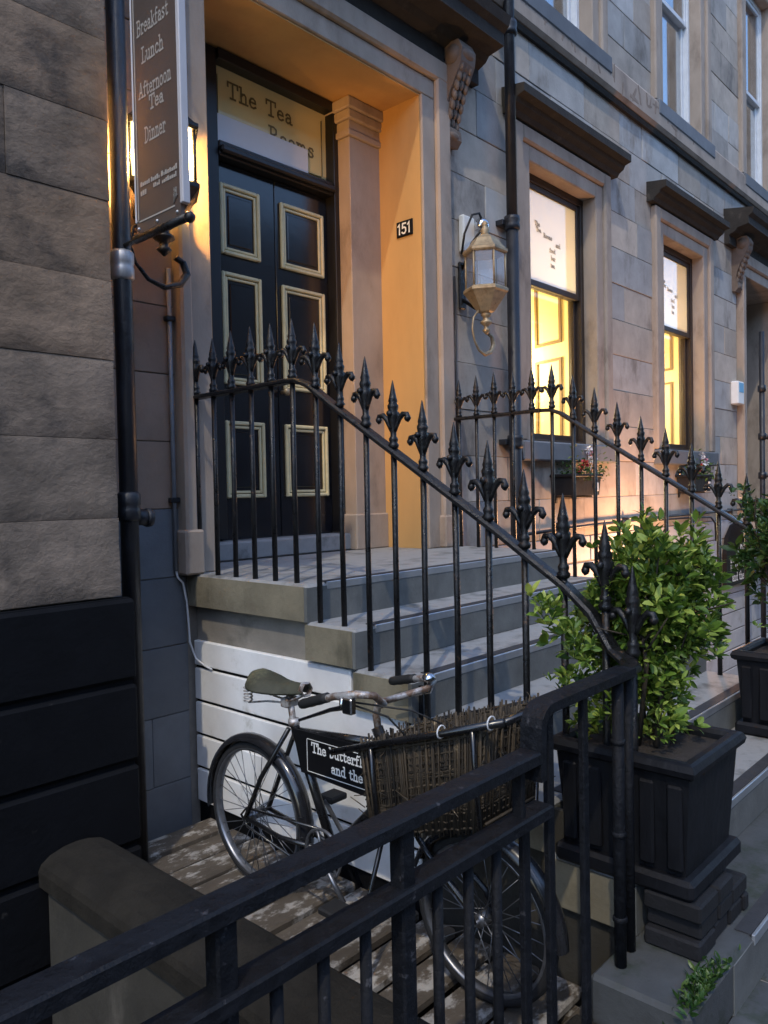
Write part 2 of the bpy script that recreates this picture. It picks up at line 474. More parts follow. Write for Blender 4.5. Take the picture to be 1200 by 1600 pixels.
# ------------------------------------------------------------------ lettering (slab-serif stroke alphabet)
_n = [[(.04, .62), (.16, .62), (.16, 0)], [(.02, 0), (.3, 0)], [(.16, .42), (.27, .59), (.43, .62), (.53, .5), (.53, 0)], [(.42, 0), (.66, 0)]]
GL = {
 'T': (.82, [[(.41, 0), (.41, 1)], [(.02, .74), (.02, 1), (.8, 1), (.8, .74)], [(.22, 0), (.6, 0)]]),
 'B': (.8, [[(.04, 1), (.45, 1), (.64, .9), (.64, .64), (.45, .54), (.2, .54)], [(.45, .54), (.7, .42), (.7, .12), (.48, 0), (.04, 0)], [(.18, 0), (.18, 1)]]),
 'L': (.72, [[(.2, 1), (.2, 0)], [(.04, 1), (.4, 1)], [(.04, 0), (.66, 0), (.66, .3)]]),
 'A': (.9, [[(.16, 0), (.42, 1), (.48, 1), (.74, 0)], [(.27, .36), (.63, .36)], [(.02, 0), (.32, 0)], [(.58, 0), (.88, 0)]]),
 'D': (.84, [[(.04, 1), (.42, 1), (.68, .82), (.74, .5), (.68, .18), (.42, 0), (.04, 0)], [(.2, 0), (.2, 1)]]),
 'R': (.86, [[(.04, 1), (.45, 1), (.66, .88), (.66, .6), (.45, .48), (.2, .48)], [(.2, 1), (.2, 0)], [(.04, 0), (.38, 0)], [(.42, .48), (.66, 0), (.84, 0)]]),
 'a': (.64, [[(.1, .5), (.22, .62), (.4, .6), (.48, .46), (.48, 0), (.62, 0)], [(.48, .36), (.26, .37), (.1, .26), (.1, .08), (.25, 0), (.38, .05), (.48, .16)]]),
 'b': (.66, [[(.02, 1), (.15, 1), (.15, 0)], [(.15, .5), (.3, .63), (.48, .56), (.57, .32), (.48, .07), (.3, 0), (.15, .1)]]),
 'c': (.6, [[(.52, .45), (.48, .56), (.3, .62), (.13, .53), (.06, .3), (.14, .08), (.32, 0), (.54, .12)]]),
 'd': (.7, [[(.4, 1), (.53, 1), (.53, 0), (.68, 0)], [(.53, .5), (.36, .63), (.16, .55), (.08, .32), (.16, .08), (.34, 0), (.53, .12)]]),
 'e': (.6, [[(.09, .34), (.53, .34), (.5, .52), (.35, .62), (.18, .59), (.07, .42), (.07, .2), (.18, .03), (.36, 0), (.54, .1)]]),
 'f': (.48, [[(.18, 0), (.18, .8), (.28, .98), (.46, .93)], [(.04, .62), (.4, .62)], [(.04, 0), (.36, 0)]]),
 'g': (.68, [[(.54, .62), (.54, -.1), (.42, -.27), (.2, -.27), (.1, -.18)], [(.54, .5), (.36, .63), (.16, .55), (.08, .34), (.16, .12), (.34, .04), (.54, .14)], [(.54, .62), (.66, .62)]]),
 'h': (.68, [[(.02, 1), (.15, 1), (.15, 0)], [(.02, 0), (.29, 0)], [(.15, .42), (.27, .59), (.43, .62), (.53, .5), (.53, 0)], [(.42, 0), (.66, 0)]]),
 'i': (.4, [[(.06, .62), (.21, .62), (.21, 0)], [(.05, 0), (.37, 0)], [(.16, .86), (.26, .86)]]),
 'k': (.68, [[(.02, 1), (.15, 1), (.15, 0)], [(.02, 0), (.29, 0)], [(.56, .62), (.15, .28)], [(.28, .38), (.54, 0), (.66, 0)]]),
 'l': (.42, [[(.06, 1), (.21, 1), (.21, 0)], [(.05, 0), (.38, 0)]]),
 'm': (.96, [[(.03, .62), (.14, .62), (.14, 0)], [(.03, 0), (.25, 0)], [(.14, .45), (.24, .61), (.36, .61), (.44, .5), (.44, 0)], [(.44, .45), (.54, .61), (.68, .61), (.76, .5), (.76, 0)], [(.36, 0), (.54, 0)], [(.68, 0), (.9, 0)]]),
 'n': (.68, _n),
 'o': (.64, [[(.32, .62), (.14, .55), (.07, .31), (.14, .07), (.32, 0), (.5, .07), (.57, .31), (.5, .55), (.32, .62)]]),
 'p': (.68, [[(.03, .62), (.15, .62), (.15, -.3)], [(.02, -.3), (.3, -.3)], [(.15, .5), (.3, .63), (.5, .56), (.58, .32), (.5, .07), (.3, 0), (.15, .1)]]),
 'r': (.54, [[(.04, .62), (.17, .62), (.17, 0)], [(.02, 0), (.36, 0)], [(.17, .42), (.28, .59), (.43, .62), (.5, .5)]]),
 's': (.56, [[(.48, .5), (.4, .62), (.18, .61), (.09, .48), (.2, .36), (.4, .28), (.48, .14), (.37, .01), (.16, 0), (.07, .14)]]),
 't': (.5, [[(.2, .86), (.2, .12), (.3, 0), (.48, .09)], [(.04, .62), (.44, .62)]]),
 'u': (.7, [[(.02, .62), (.15, .62), (.15, .14), (.26, 0), (.4, .02), (.53, .16)], [(.42, .62), (.55, .62), (.55, 0), (.68, 0)]]),
 'y': (.66, [[(.12, .62), (.33, .04)], [(.54, .62), (.28, -.18), (.1, -.28)], [(.0, .62), (.24, .62)], [(.42, .62), (.66, .62)]]),
 '1': (.5, [[(.1, .82), (.28, 1), (.28, 0)]]),
 '5': (.66, [[(.54, 1), (.14, 1), (.12, .56), (.34, .62), (.54, .5), (.56, .2), (.4, 0), (.2, 0), (.06, .12)]]),
 ' ': (.42, []),
}
def text_width(t, h, sp=.06):
    return sum((GL[c][0] + sp) * h for c in t) - sp * h
def line(name, matn, parent, *args, **kw):
    return letters(MB(), *args, **kw).build(name, matn, parent)
def letters(mb, t, org, ux, uy, nrm, h, w, sp=.06, align='l', fit=None):
    ux, uy, nrm = Vector(ux).normalized() * (fit / text_width(t, h, sp) if fit else 1), Vector(uy).normalized(), Vector(nrm).normalized()
    x = 0.0
    if align == 'c': x = -text_width(t, h, sp) / 2
    lay = 0
    for ch in t:
        gw, strokes = GL[ch]
        for st in strokes:
            lay += 1
            d = nrm * (.0015 + .00012 * (lay % 5))
            pts = [(x + a * h, b * h) for a, b in st]
            n = len(pts)
            closed = (pts[0] == pts[-1])
            vv = []
            for i, p in enumerate(pts):
                a = pts[i - 1] if i else (pts[-2] if closed else None)
                c = pts[i + 1] if i < n - 1 else (pts[1] if closed else None)
                ds = []
                if a: ds.append(Vector((p[0] - a[0], p[1] - a[1])).normalized())
                if c: ds.append(Vector((c[0] - p[0], c[1] - p[1])).normalized())
                t_ = sum(ds, Vector((0, 0)))
                t_ = t_.normalized() if t_.length > 1e-6 else ds[0]
                nn = Vector((-t_.y, t_.x))
                k = 1 / max(.55, abs(nn.dot(Vector((-ds[0].y, ds[0].x)))))
                ext = Vector((0, 0))
                if a is None: ext = -t_ * w * .5
                if c is None: ext = t_ * w * .5
                for sgn in (1, -1):
                    q = Vector(p) + ext + nn * (w * .5 * k * sgn)
                    vv.append(Vector(org) + ux * q.x + uy * q.y + d)
            mb.add(vv, [(2 * i, 2 * i + 1, 2 * i + 3, 2 * i + 2) for i in range(n - 1)])
        x += (gw + sp) * h
    return mb

# ------------------------------------------------------------------ THE SETTING: ground
g = MB()
g.add([(-60, -60, -1.444), (120, -60, -1.444), (120, -8.0, -1.444), (-60, -8.0, -1.444)], [(0, 1, 2, 3)])
g.v = [(x, y, z - .12) for x, y, z in g.v]
g.build('road', 'asphalt', kind='structure')
pv = MB()
pv.box(-30, 60, -7.8, -2.40, -1.60, -1.446)
pvo = pv.build('pavement', 'mortar', kind='structure')
_slab_meshes = {}
for ix in range(-4, 14):
    for iy in range(0, 6):
        x0 = -1.3 + ix * .92 + (iy % 2) * .41; y1 = -2.46 - iy * .62
        m_ = MB().cbox(x0 + .004, x0 + .914, y1 - .614, y1 - .004, -1.5, -1.44 + random.uniform(-.003, .002), .006)
        if y1 - .62 > -7.8: m_.build('paving_slab', 'pavement_slab', pvo)
MB().cbox(-30, 60, -7.95, -7.78, -1.62, -1.44, .02).build('kerb', 'pavement_slab', kind='structure')
af = MB()
af.box(1.40, 2.40, -2.35, 0.05, -1.75, -1.64)
af.build('area_floor', 'area_dirt', kind='structure')
af = MB()
af.box(-6, 1.25, -2.35, .05, -2.7, -2.6)
af.box(4.1, 14, -2.2, .05, -2.7, -2.6)
af.build('sunken_floor', 'area_dirt', kind='structure')
MB().box(4.3, 14, -2.40, -2.2, -2.6, -1.45).build('retaining_wall', 'beige_concrete', kind='structure')
MB().box(-6, 1.2, -2.40, -2.34, -2.6, -1.62).build('retaining_wall', 'beige_concrete', kind='structure')

# ------------------------------------------------------------------ TEA ROOM BUILDING
bld = thing('stone_townhouse', 'grey sandstone townhouse with black double doors and lit sash windows', 'building', (6.0, 0.3, -2.6))
# openings: x0,x1,z0,z1
W1 = (5.17, 6.22, .36, 2.47); W2 = (7.62, 8.67, .36, 2.47)
U = [(5.2, 6.2, 3.71, 6.2), (7.65, 8.65, 3.71, 6.2), (10.12, 11.12, 3.71, 6.2)]
DOOR = (2.25, 3.87, -.6, 2.5)
D2 = (9.98, 11.6, -.6, 2.5)
BASE = (6.72, 8.62, -2.6, -.71)
VOID = [(a - .006, b + .006, c - .006, d + .006) for a, b, c, d in [W1, W2, DOOR, D2, BASE] + U]
wall = MB()
xs = sorted({1.5, 13.0} | {v for o in VOID for v in o[:2]})
zs = sorted({-2.65, 6.2} | {v for o in VOID for v in o[2:]})
for i in range(len(xs) - 1):
    for k in range(len(zs) - 1):
        cxm, czm = (xs[i] + xs[i + 1]) / 2, (zs[k] + zs[k + 1]) / 2
        if any(o[0] < cxm < o[1] and o[2] < czm < o[3] for o in VOID): continue
        wall.box(xs[i], xs[i + 1], .012, .26, zs[k], zs[k + 1])
wall_o = wall.build('wall', 'mortar', bld)

def rough_block(x0, x1, yf, yb, z0, z1):
    # a hewn stone: its face is a small height field, set back a little at the arrises
    nx = max(3, int((x1 - x0) / .035)) if x1 > .7 else max(3, int((x1 - x0) / .12)); nz = 9
    mb = MB(); vv = []
    for k in range(nz + 1):
        for i in range(nx + 1):
            x = x0 + (x1 - x0) * i / nx; z = z0 + (z1 - z0) * k / nz
            e = min(i, nx - i, 1) * min(k, nz - k, 1)
            n1 = noise.fractal(Vector((x * 3.0, 3.1, z * 9.0)), 1.0, 2.1, 5)
            n2 = noise.noise(Vector((x * 2.0 + 9, 1.7, z * 3.0)))
            y = yf - .003 * n2 - .0042 * n1 + (0 if e else .007)
            xj = x + (.0015 * noise.noise(Vector((z * 30, x, 2.0))) if i in (0, nx) else 0)
            vv.append((xj, y, z))
    w = nx + 1
    fs = [(k * w + i, k * w + i + 1, (k + 1) * w + i + 1, (k + 1) * w + i) for k in range(nz) for i in range(nx)]
    mb.add(vv, fs, True)
    o = len(mb.v)
    mb.box(x0 + .001, x1 - .001, yf + .012, yb, z0 + .001, z1 - .001)
    rim = [i for i in range(w)] + [k * w + nx for k in range(1, nz + 1)] + [nz * w + i for i in range(nx - 1, -1, -1)] + [k * w for k in range(nz - 1, 0, -1)]
    m = len(rim)
    mb.add([vv[r] for r in rim] + [(vv[r][0], yf + .02, vv[r][2]) for r in rim], [(q, q + m, (q + 1) % m + m, (q + 1) % m) for q in range(m)])
    return mb

def stones(x0, x1, z0, z1, rowh, blocks, matn, parent, yf=0.0, depth=.1, lmin=.5, lmax=.95, seed=0, name='stone', jit=.004, gap=.0016, ch=.003):
    rnd = random.Random(seed)
    rows = max(1, round((z1 - z0) / rowh)); rh = (z1 - z0) / rows
    for r in range(rows):
        a, b = z0 + r * rh, z0 + (r + 1) * rh
        cut = sorted([(o[0], o[1]) for o in blocks if min(b, o[3]) - max(a, o[2]) > .02])
        segs = []; cur = x0
        for c0, c1 in cut:
            if c0 > cur: segs.append((cur, min(c0, x1)))
            cur = max(cur, c1)
        if cur < x1: segs.append((cur, x1))
        for s0, s1 in segs:
            if s1 - s0 < .03: continue
            n = max(1, round((s1 - s0) / rnd.uniform(lmin, lmax)))
            cuts = [s0 + (s1 - s0) * (j + (rnd.uniform(-.25, .25) if 0 < j < n else 0)) / n for j in range(n + 1)]
            for j in range(n):
                d = rnd.uniform(-jit, jit)
                if matn == 'rough_stone':
                    rough_block(cuts[j] + gap, cuts[j + 1] - gap, yf + d, yf + depth, a + gap, b - gap).build(name, matn, parent)
                else:
                    MB().cbox(cuts[j] + gap, cuts[j + 1] - gap, yf + d, yf + depth, a + gap, b - gap, ch).build(name, matn, parent)

m_ = .13
BL = [(W1[0] - m_, W1[1] + m_, .28, 2.62), (W2[0] - m_, W2[1] + m_, .28, 2.62), (2.1, 4.05, -1, 2.9), (9.75, 11.9, -1, 2.9)]
stones(4.05, 11.3, -.40, 3.40, .317, BL, 'ashlar', wall_o, seed=3)
BLU = [(o[0] - .1, o[1] + .1, 3.6, 7) for o in U]
stones(4.05, 11.3, 3.66, 6.16, .3125, BLU, 'ashlar', wall_o, seed=5)
# left strip beside the door: warm sandstone above, grey stones below
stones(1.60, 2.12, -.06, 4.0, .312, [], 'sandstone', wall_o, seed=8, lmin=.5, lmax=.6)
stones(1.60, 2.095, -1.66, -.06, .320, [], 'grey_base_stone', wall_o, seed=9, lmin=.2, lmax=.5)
# frieze above the door
stones(2.12, 4.05, 2.9, 3.4, .25, [], 'ashlar', wall_o, seed=11)
# painted basement courses on the right
pb = MB().box(4.2, 13.0, .004, .01, -2.6, -.40)
bw = [(BASE[0] - .02, BASE[1] + .02, -2.7, -.69)]
stones(4.2, 11.5, -2.6, -.40, .2275, bw, 'painted_course', wall_o, seed=12, lmin=2.4, lmax=3.0, name='painted_course', gap=.008)

# string course, with worn marks on its face
sc_ = MB()
sc_.extrude([(.02, 3.42), (-.05, 3.43), (-.075, 3.46), (-.075, 3.66), (-.05, 3.70), (.02, 3.705)], 'x', 4.35, 13.0)
sc_.build('string_course', 'surround_stone', bld)
MB().extrude([(.02, 3.385), (-.03, 3.385), (-.045, 3.418), (.02, 3.418)], 'x', 4.35, 13.0).build('drip_edge', 'weathered_hood', bld)
worn = MB(); rnd = random.Random(14)
xw = 4.98
while xw < 8.2:
    for q in range(rnd.randint(1, 3)):
        xa_, za_ = xw + rnd.uniform(0, .10), 3.56 + rnd.uniform(-.06, .06)
        an = rnd.choice((0, 90, 90, 60, 120)) + rnd.uniform(-12, 12); ln, wd_ = rnd.uniform(.03, .09), rnd.uniform(.008, .02)
        ca, sa = math.cos(math.radians(an)), math.sin(math.radians(an))
        pq = [(xa_ + u * ca - v * sa, za_ + u * sa + v * ca) for u, v in ((-ln, -wd_ * rnd.uniform(.3, 1)), (0, -wd_), (ln, -wd_ * rnd.uniform(.2, 1)), (ln * .9, wd_ * rnd.uniform(.2, 1)), (0, wd_), (-ln * .9, wd_ * rnd.uniform(.2, 1)))]
        worn.extrude(pq, 'y', -.0765 - .0002 * q, -.0752)
    xw += rnd.uniform(.13, .27)
worn.build('worn_patch', 'worn_brown', bld, kind='stuff')

def window(o, lit, parent, name='window'):
    x0, x1, z0, z1 = o
    w = MB()
    # moulded stone surround (a stepped architrave) and sill
    for (wd, y0) in ((.14, -.028), (.235, -.055)):
        pass
    sur = MB()
    for sx, xa in ((-1, x0), (1, x1)):
        a, b = (xa - .12, xa) if sx < 0 else (xa, xa + .12)
        sur.cbox(a, b, -.022, .14, z0, z1 + .12, .008)
        a, b = (xa - .235, xa - .12) if sx < 0 else (xa + .12, xa + .235)
        sur.cbox(a, b, -.05, .06, z0, z1 + .235, .014)
    sur.cbox(x0, x1, -.0215, .14, z1, z1 + .1195, .008)
    sur.cbox(x0 - .12, x1 + .12, -.0495, .06, z1 + .12, z1 + .2345, .014)
    root = sur.build('window_surround', 'surround_stone', parent)
    MB().cbox(x0 - .235, x1 + .235, -.085, .2, z0 - .15, z0 - .001, .012).build('sill', 'grey_base_stone', root)
    if lit:
        h = MB().extrude([(.02, 2.715), (-.06, 2.715), (-.08, 2.745), (-.12, 2.77), (-.135, 2.80), (-.19, 2.815), (-.19, 2.875), (.02, 2.905)], 'x', x0 - .33, x1 + .33)
        h.build('hood', 'weathered_hood', root)
    sw = 'sash_brown' if lit else 'sash_white'
    yg = .13
    fr = MB()
    fr.cbox(x0 + .001, x0 + .05, yg - .03, yg + .09, z0, z1, .004)
    fr.cbox(x1 - .05, x1 - .001, yg - .03, yg + .09, z0, z1, .004)
    fr.cbox(x0 + .05, x1 - .05, yg - .03, yg + .09, z1 - .06, z1, .004)
    fr.cbox(x0 + .05, x1 - .05, yg - .03, yg + .09, z0, z0 + .035, .004)
    win = fr.build('window', sw, parent)
    zm = (1.63 if lit else z0 + 1.25)
    for nm, a, b, y in (('upper_sash', zm - .025, z1 - .06, yg), ('lower_sash', z0 + .035, zm + .02, yg + .038)):
        s_ = MB()
        s_.cbox(x0 + .05, x0 + .095, y - .018, y + .018, a, b, .004)
        s_.cbox(x1 - .095, x1 - .05, y - .018, y + .018, a, b, .004)
        s_.cbox(x0 + .095, x1 - .095, y - .018, y + .018, b - .045, b, .004)
        s_.cbox(x0 + .095, x1 - .095, y - .018, y + .018, a, a + .05, .004)
        s_.build(nm, sw, win)
        gm = ('glass_frosted' if nm[0] == 'u' else 'glass_clear') if lit else 'glass_upper'
        MB().box(x0 + .095, x1 - .095, y - .003, y + .003, a + .05, b - .045).build('pane', gm, win)
    return win
w1 = window(W1, True, bld); w2 = window(W2, True, bld)
for o in U: window(o, False, bld)
# faded lettering on the frosted upper panes
for wx, wn_ in ((W1[0], w1), (W2[0], w2)):
    for s_, cxx, zz, h_ in (('The', wx + .34, 2.10, .034), ('Tea', wx + .36, 2.055, .034), ('Rooms', wx + .50, 2.03, .034), ('and', wx + .66, 1.99, .034), ('food', wx + .57, 1.93, .034), ('bar', wx + .58, 1.87, .034), ('tea', wx + .57, 1.81, .034)):
        line('lettering', 'pane_lettering', wn_, s_, (cxx, .1265, zz), (1, 0, 0), (0, 0, 1), (0, -1, 0), h_, .007, align='c')

# rooms behind the windows
rm = MB()
def inside_box(mb, x0, x1, y0, y1, z0, z1, front=True):
    v = [(x0, y0, z0), (x1, y0, z0), (x1, y1, z0), (x0, y1, z0), (x0, y0, z1), (x1, y0, z1), (x1, y1, z1), (x0, y1, z1)]
    f = [(0, 1, 2, 3), (7, 6, 5, 4), (5, 6, 2, 1), (6, 7, 3, 2), (7, 4, 0, 3)]
    mb.add(v, f)
inside_box(rm, 4.4, 9.6, .262, 4.5, -.4, 3.2)
rm.build('room', 'room_yellow', bld)
# splayed, panelled shutters beside each lit window
for o in (W1, W2):
    for sx, xa in ((1, o[1]), (-1, o[0])):
        sh = MB()
        xo = xa + sx * .02
        xi = xa + sx * .16
        a = [(xo, .27), (xi, .75), (xi + sx * .03, .75), (xo + sx * .03, .27)]
        sh.extrude(a if sx < 0 else a[::-1], 'z', .3, 2.55)
        so = sh.build('shutter', 'room_cream', bld)
        for (za, zb) in ((.44, 1.17), (1.30, 2.02), (2.12, 2.5)):
            p = MB()
            def P(u, z, e):    # point on the splay
                d = Vector((xi - xo, .48, 0)); L_ = d.length; d.normalize()
                nn = Vector((-d.y * sx, d.x * sx, 0)); nn = nn if nn.x * sx < 0 else -nn
                q = Vector((xo, .27, 0)) + d * (u * L_) + nn * e
                return (q.x, q.y, z)
            for (u0, u1, z0_, z1_) in ((.16, .22, za, zb), (.78, .84, za, zb), (.22, .78, za, za + .025), (.22, .78, zb - .025, zb)):
                p.add([P(u0, z0_, .001), P(u1, z0_, .001), P(u1, z1_, .001), P(u0, z1_, .001), P(u0, z0_, .012), P(u1, z0_, .012), P(u1, z1_, .012), P(u0, z1_, .012)],
                      [(0, 1, 2, 3), (7, 6, 5, 4), (0, 4, 5, 1), (1, 5, 6, 2), (2, 6, 7, 3), (3, 7, 4, 0)])
            p.build('panel_moulding', 'room_line', so)
# dim rooms upstairs with pale curtains, dark hall, dark basement, dark neighbouring hall
up = MB()
for o in U: inside_box(up, o[0] - .4, o[1] + .4, .262, 2.4, 3.6, 6.2)
up.build('upstairs_room', 'dark_room', bld)
for o in U:
    c = MB()
    c.tube([(o[0] + .15 + .012 * math.sin(i * 9), .42, 3.72 + i * .25) for i in range(11)], .14, 10)
    c.tube([(o[1] - .12 + .012 * math.cos(i * 9), .42, 3.72 + i * .25) for i in range(11)], .14, 10)
    c.build('curtain', 'curtain', bld)
dk = MB()
inside_box(dk, BASE[0] - .2, BASE[1] + .2, .262, 2.0, -2.6, -.6)
inside_box(dk, D2[0] - .2, D2[1] + .2, .56, 2.0, -.6, 2.6)
dk.build('dark_interior', 'dark_void', bld)
jb = MB()
jb.cbox(8.545, 8.62, -.02, .26, -2.6, -.785, .006)
jb.cbox(6.72, 6.79, -.02, .26, -2.6, -.785, .006)
jb.cbox(6.72, 8.62, -.021, .26, -.784, -.712, .006)
jb.build('basement_frame', 'sandstone', bld)
MB().box(6.79, 8.545, .14, .15, -2.6, -.79).build('basement_glazing', 'glass_upper', bld)

# door surround
def doorway(x0, x1, parent, mir=False):
    s_ = MB()
    for sx, xa in ((-1, x0), (1, x1)):
        a, b = (xa - .125, xa) if sx < 0 else (xa, xa + .125)
        s_.cbox(a + .0, b, -.045, .30, -.37, 2.50, .006)
        a, b = (xa - .26, xa - .127) if sx < 0 else (xa + .127, xa + .26)
        if sx < 0: a = xa - .19
        s_.cbox(a, b, -.075, .10, -.37, 2.72, .012)
        s_.cbox(a - .02, b + .02, -.095, .10, -.37, -.16, .01)
    s_.cbox(x0 - .125, x1 + .125, -.045, .30, 2.501, 2.62, .006)
    s_.cbox(x0 - .26, x1 + .26, -.078, .10, 2.622, 2.76, .014)
    so = s_.build('door_surround', 'surround_stone', parent)
    MB().extrude([(.02, 2.76), (-.06, 2.76), (-.06, 2.86), (-.12, 2.885), (-.15, 2.92), (-.27, 2.94), (-.27, 3.02), (-.31, 3.05), (-.33, 3.11), (.02, 3.17)], 'x', x0 - .62, x1 + .60).build('cornice', 'weathered_hood', so)
    for xa in (x0 - .30, x1 + .30):
        c = MB()
        prof = [(.02, 2.28), (-.04, 2.26), (-.075, 2.30), (-.07, 2.36), (-.045, 2.40), (-.06, 2.48), (-.10, 2.58), (-.15, 2.66), (-.19, 2.74), (-.20, 2.82), (-.17, 2.88), (.02, 2.885)]
        c.extrude(prof, 'x', xa - .075, xa + .075)
        c.sphere((xa, -.17, 2.80), .05, 10, 6, (1.7, .9, .9))
        c.sphere((xa, -.055, 2.32), .035, 10, 6, (2.0, .9, .9))
        for i in range(7):
            for dx in (-.045, 0, .045):
                c.sphere((xa + dx, -.055 - .019 * i, 2.41 + .055 * i - abs(dx) * .3), .028, 8, 5, (.75, .7, 1.5))
        for sx in (-1, 1):
            c.lathe((xa + sx * .076, -.12, 2.80), [(.06, -.006), (.06, .006), (.045, .010), (.02, .012)], 12, 'x')
        c.build('console', 'console_stone', so)
    return so
doorway(2.25, 3.87, bld)
doorway(9.98, 11.6, bld)
# recess: reveals and soffit with the lantern's orange glow in their colour, inner pilasters
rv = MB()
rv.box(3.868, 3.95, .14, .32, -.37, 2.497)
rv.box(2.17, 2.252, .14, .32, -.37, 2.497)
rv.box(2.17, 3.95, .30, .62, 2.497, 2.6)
rv_o = rv.build('reveal', 'glow_tinted_reveal', bld)
MB().box(3.862, 3.87, -.03, .3195, -.369, 2.496).build('reveal_face', 'glow_tinted_reveal', bld)
MB().box(2.25, 2.258, -.03, .3195, -.369, 2.496).build('reveal_face', 'glow_tinted_reveal', bld)
MB().box(2.26, 3.86, -.03, .32, 2.490, 2.4975).build('soffit', 'glow_tinted_reveal', bld)
for xa, xb in ((3.585, 3.868), (2.252, 2.50)):
    p = MB()
    p.cbox(xa, xb, .32, .60, -.37, 2.26, .004)
    if xa < 3:
        p.build('pilaster', 'surround_stone', bld); continue
    p.cbox(xa - .022, xb + .0, .30, .60, -.37, -.14, .008)
    p.cbox(xa - .02, xb, .302, .60, 2.26, 2.30, .006)
    p.cbox(xa - .008, xb, .312, .60, 2.30, 2.36, .004)
    p.cbox(xa - .03, xb, .29, .60, 2.36, 2.42, .008)
    p.cbox(xa - .045, xb, .275, .60, 2.42, 2.489, .008)
    p.build('pilaster', 'surround_stone', bld)
# door frame, fanlight and the two leaves
df = MB()
df.cbox(2.50, 2.665, .44, .58, -.25, 2.49, .003)
df.cbox(3.545, 3.585, .42, .58, -.25, 2.49, .003)
df.cbox(2.665, 3.545, .43, .58, 1.90, 1.985, .006)
df.cbox(2.665, 3.545, .40, .5, 1.915, 1.955, .01)
df.cbox(2.665, 3.545, .42, .58, 2.43, 2.489, .003)
df_o = df.build('door_frame', 'frame_black', bld)
fl = MB().box(2.665, 3.545, .495, .503, 1.985, 2.43).build('fanlight', 'glass_fanlight', bld)
lt = MB()
line('gilt_lettering', 'lettering_gold', fl, 'Tea', (3.16, .494, 2.275), (1, 0, 0), (0, 0, 1), (0, -1, 0), .088, .012, sp=.12, align='c')
line('gilt_lettering', 'lettering_gold', fl, 'The', (2.88, .494, 2.275), (1, 0, 0), (0, 0, 1), (0, -1, 0), .088, .012, sp=.12, align='c')
line('gilt_lettering', 'lettering_gold', fl, 'Rooms', (3.255, .494, 2.125), (1, 0, 0), (0, 0, 1), (0, -1, 0), .088, .012, sp=.12, align='c')
for sx in (-1, 1):
    xa = 3.105 + sx * .40
    lt.tube([(xa, .492, 2.03), (xa, .492, 2.38)], .0025, 4)
    lt.tube([(xa - sx * .14, .492, 2.022), (xa - sx * .005, .492, 2.022)], .0025, 4)
lt.build('gilt_border', 'lettering_gold', fl)
pp = MB().box(2.67, 3.375, .480, .486, 1.99, 2.155)
pp.build('white_sheet', 'paper_white', fl)
for side, (xa, xb) in enumerate(((2.667, 3.106), (3.112, 3.543))):
    d = MB()
    d.cbox(xa, xb, .50, .555, -.2615, 1.898, .004)
    leaf = d.build('door_leaf', 'door_gloss', bld)
    px0, px1 = (2.73, 2.985) if side == 0 else (3.145, 3.50)
    if side == 0: px0 = 2.70
    for (za, zb) in ((1.375, 1.775), (.635, 1.275), (-.02, .425)):
        mo = MB()
        for (a, b, c, e, y) in ((px0, px0 + .022, za, zb, .478), (px1 - .022, px1, za, zb, .478)):
            mo.cbox(a, b, y, .502, c, e, .006)
        mo.cbox(px0 + .022, px1 - .022, .4782, .502, zb - .022, zb, .006)
        mo.cbox(px0 + .022, px1 - .022, .4782, .502, za, za + .022, .006)
        i = .026
        for (a, b) in ((px0 + i, px0 + i + .016), (px1 - i - .016, px1 - i)):
            mo.cbox(a, b, .487, .502, za + i, zb - i, .004)
        mo.cbox(px0 + i + .016, px1 - i - .016, .4872, .502, zb - i - .016, zb - i, .004)
        mo.cbox(px0 + i + .016, px1 - i - .016, .4872, .502, za + i, za + i + .016, .004)
        mo.build('gold_moulding', 'door_gold', leaf)
        MB().cbox(px0 + .06, px1 - .06, .492, .503, za + .06, zb - .06, .008).build('panel', 'door_gloss', leaf)
    if side == 1:
        k = MB().lathe((3.135, .5, .62), [(.012, 0), (.012, -.03), (.026, -.045), (.022, -.065), (.001, -.07)], 12, 'y')
        k.build('door_knob', 'gold_brass', leaf)
MB().box(2.3, 3.8, .562, .62, -.5, 2.6).build('hall_wall', 'dark_room', bld)
# threshold
MB().cbox(2.30, 3.78, .36, .60, -.372, -.262, .012).build('threshold', 'landing_stone', bld)
MB().box(9.9, 9.982, .25, .6, -.6, 2.6).build('side_reveal', 'surround_stone', bld)
MB().box(11.598, 11.7, .25, .6, -.6, 2.6).build('side_reveal', 'surround_stone', bld)
MB().box(9.9, 11.7, .25, .6, 2.498, 2.6).build('side_reveal', 'surround_stone', bld)
MB().cbox(9.7, 11.9, -.5, .56, -.62, -.40, .01).build('side_threshold', 'landing_stone', bld)
# neighbour's front door: dark leaf set deep
MB().cbox(10.3, 11.3, .5, .55, -.4, 2.3, .005).build('side_door', 'door_gloss', bld)

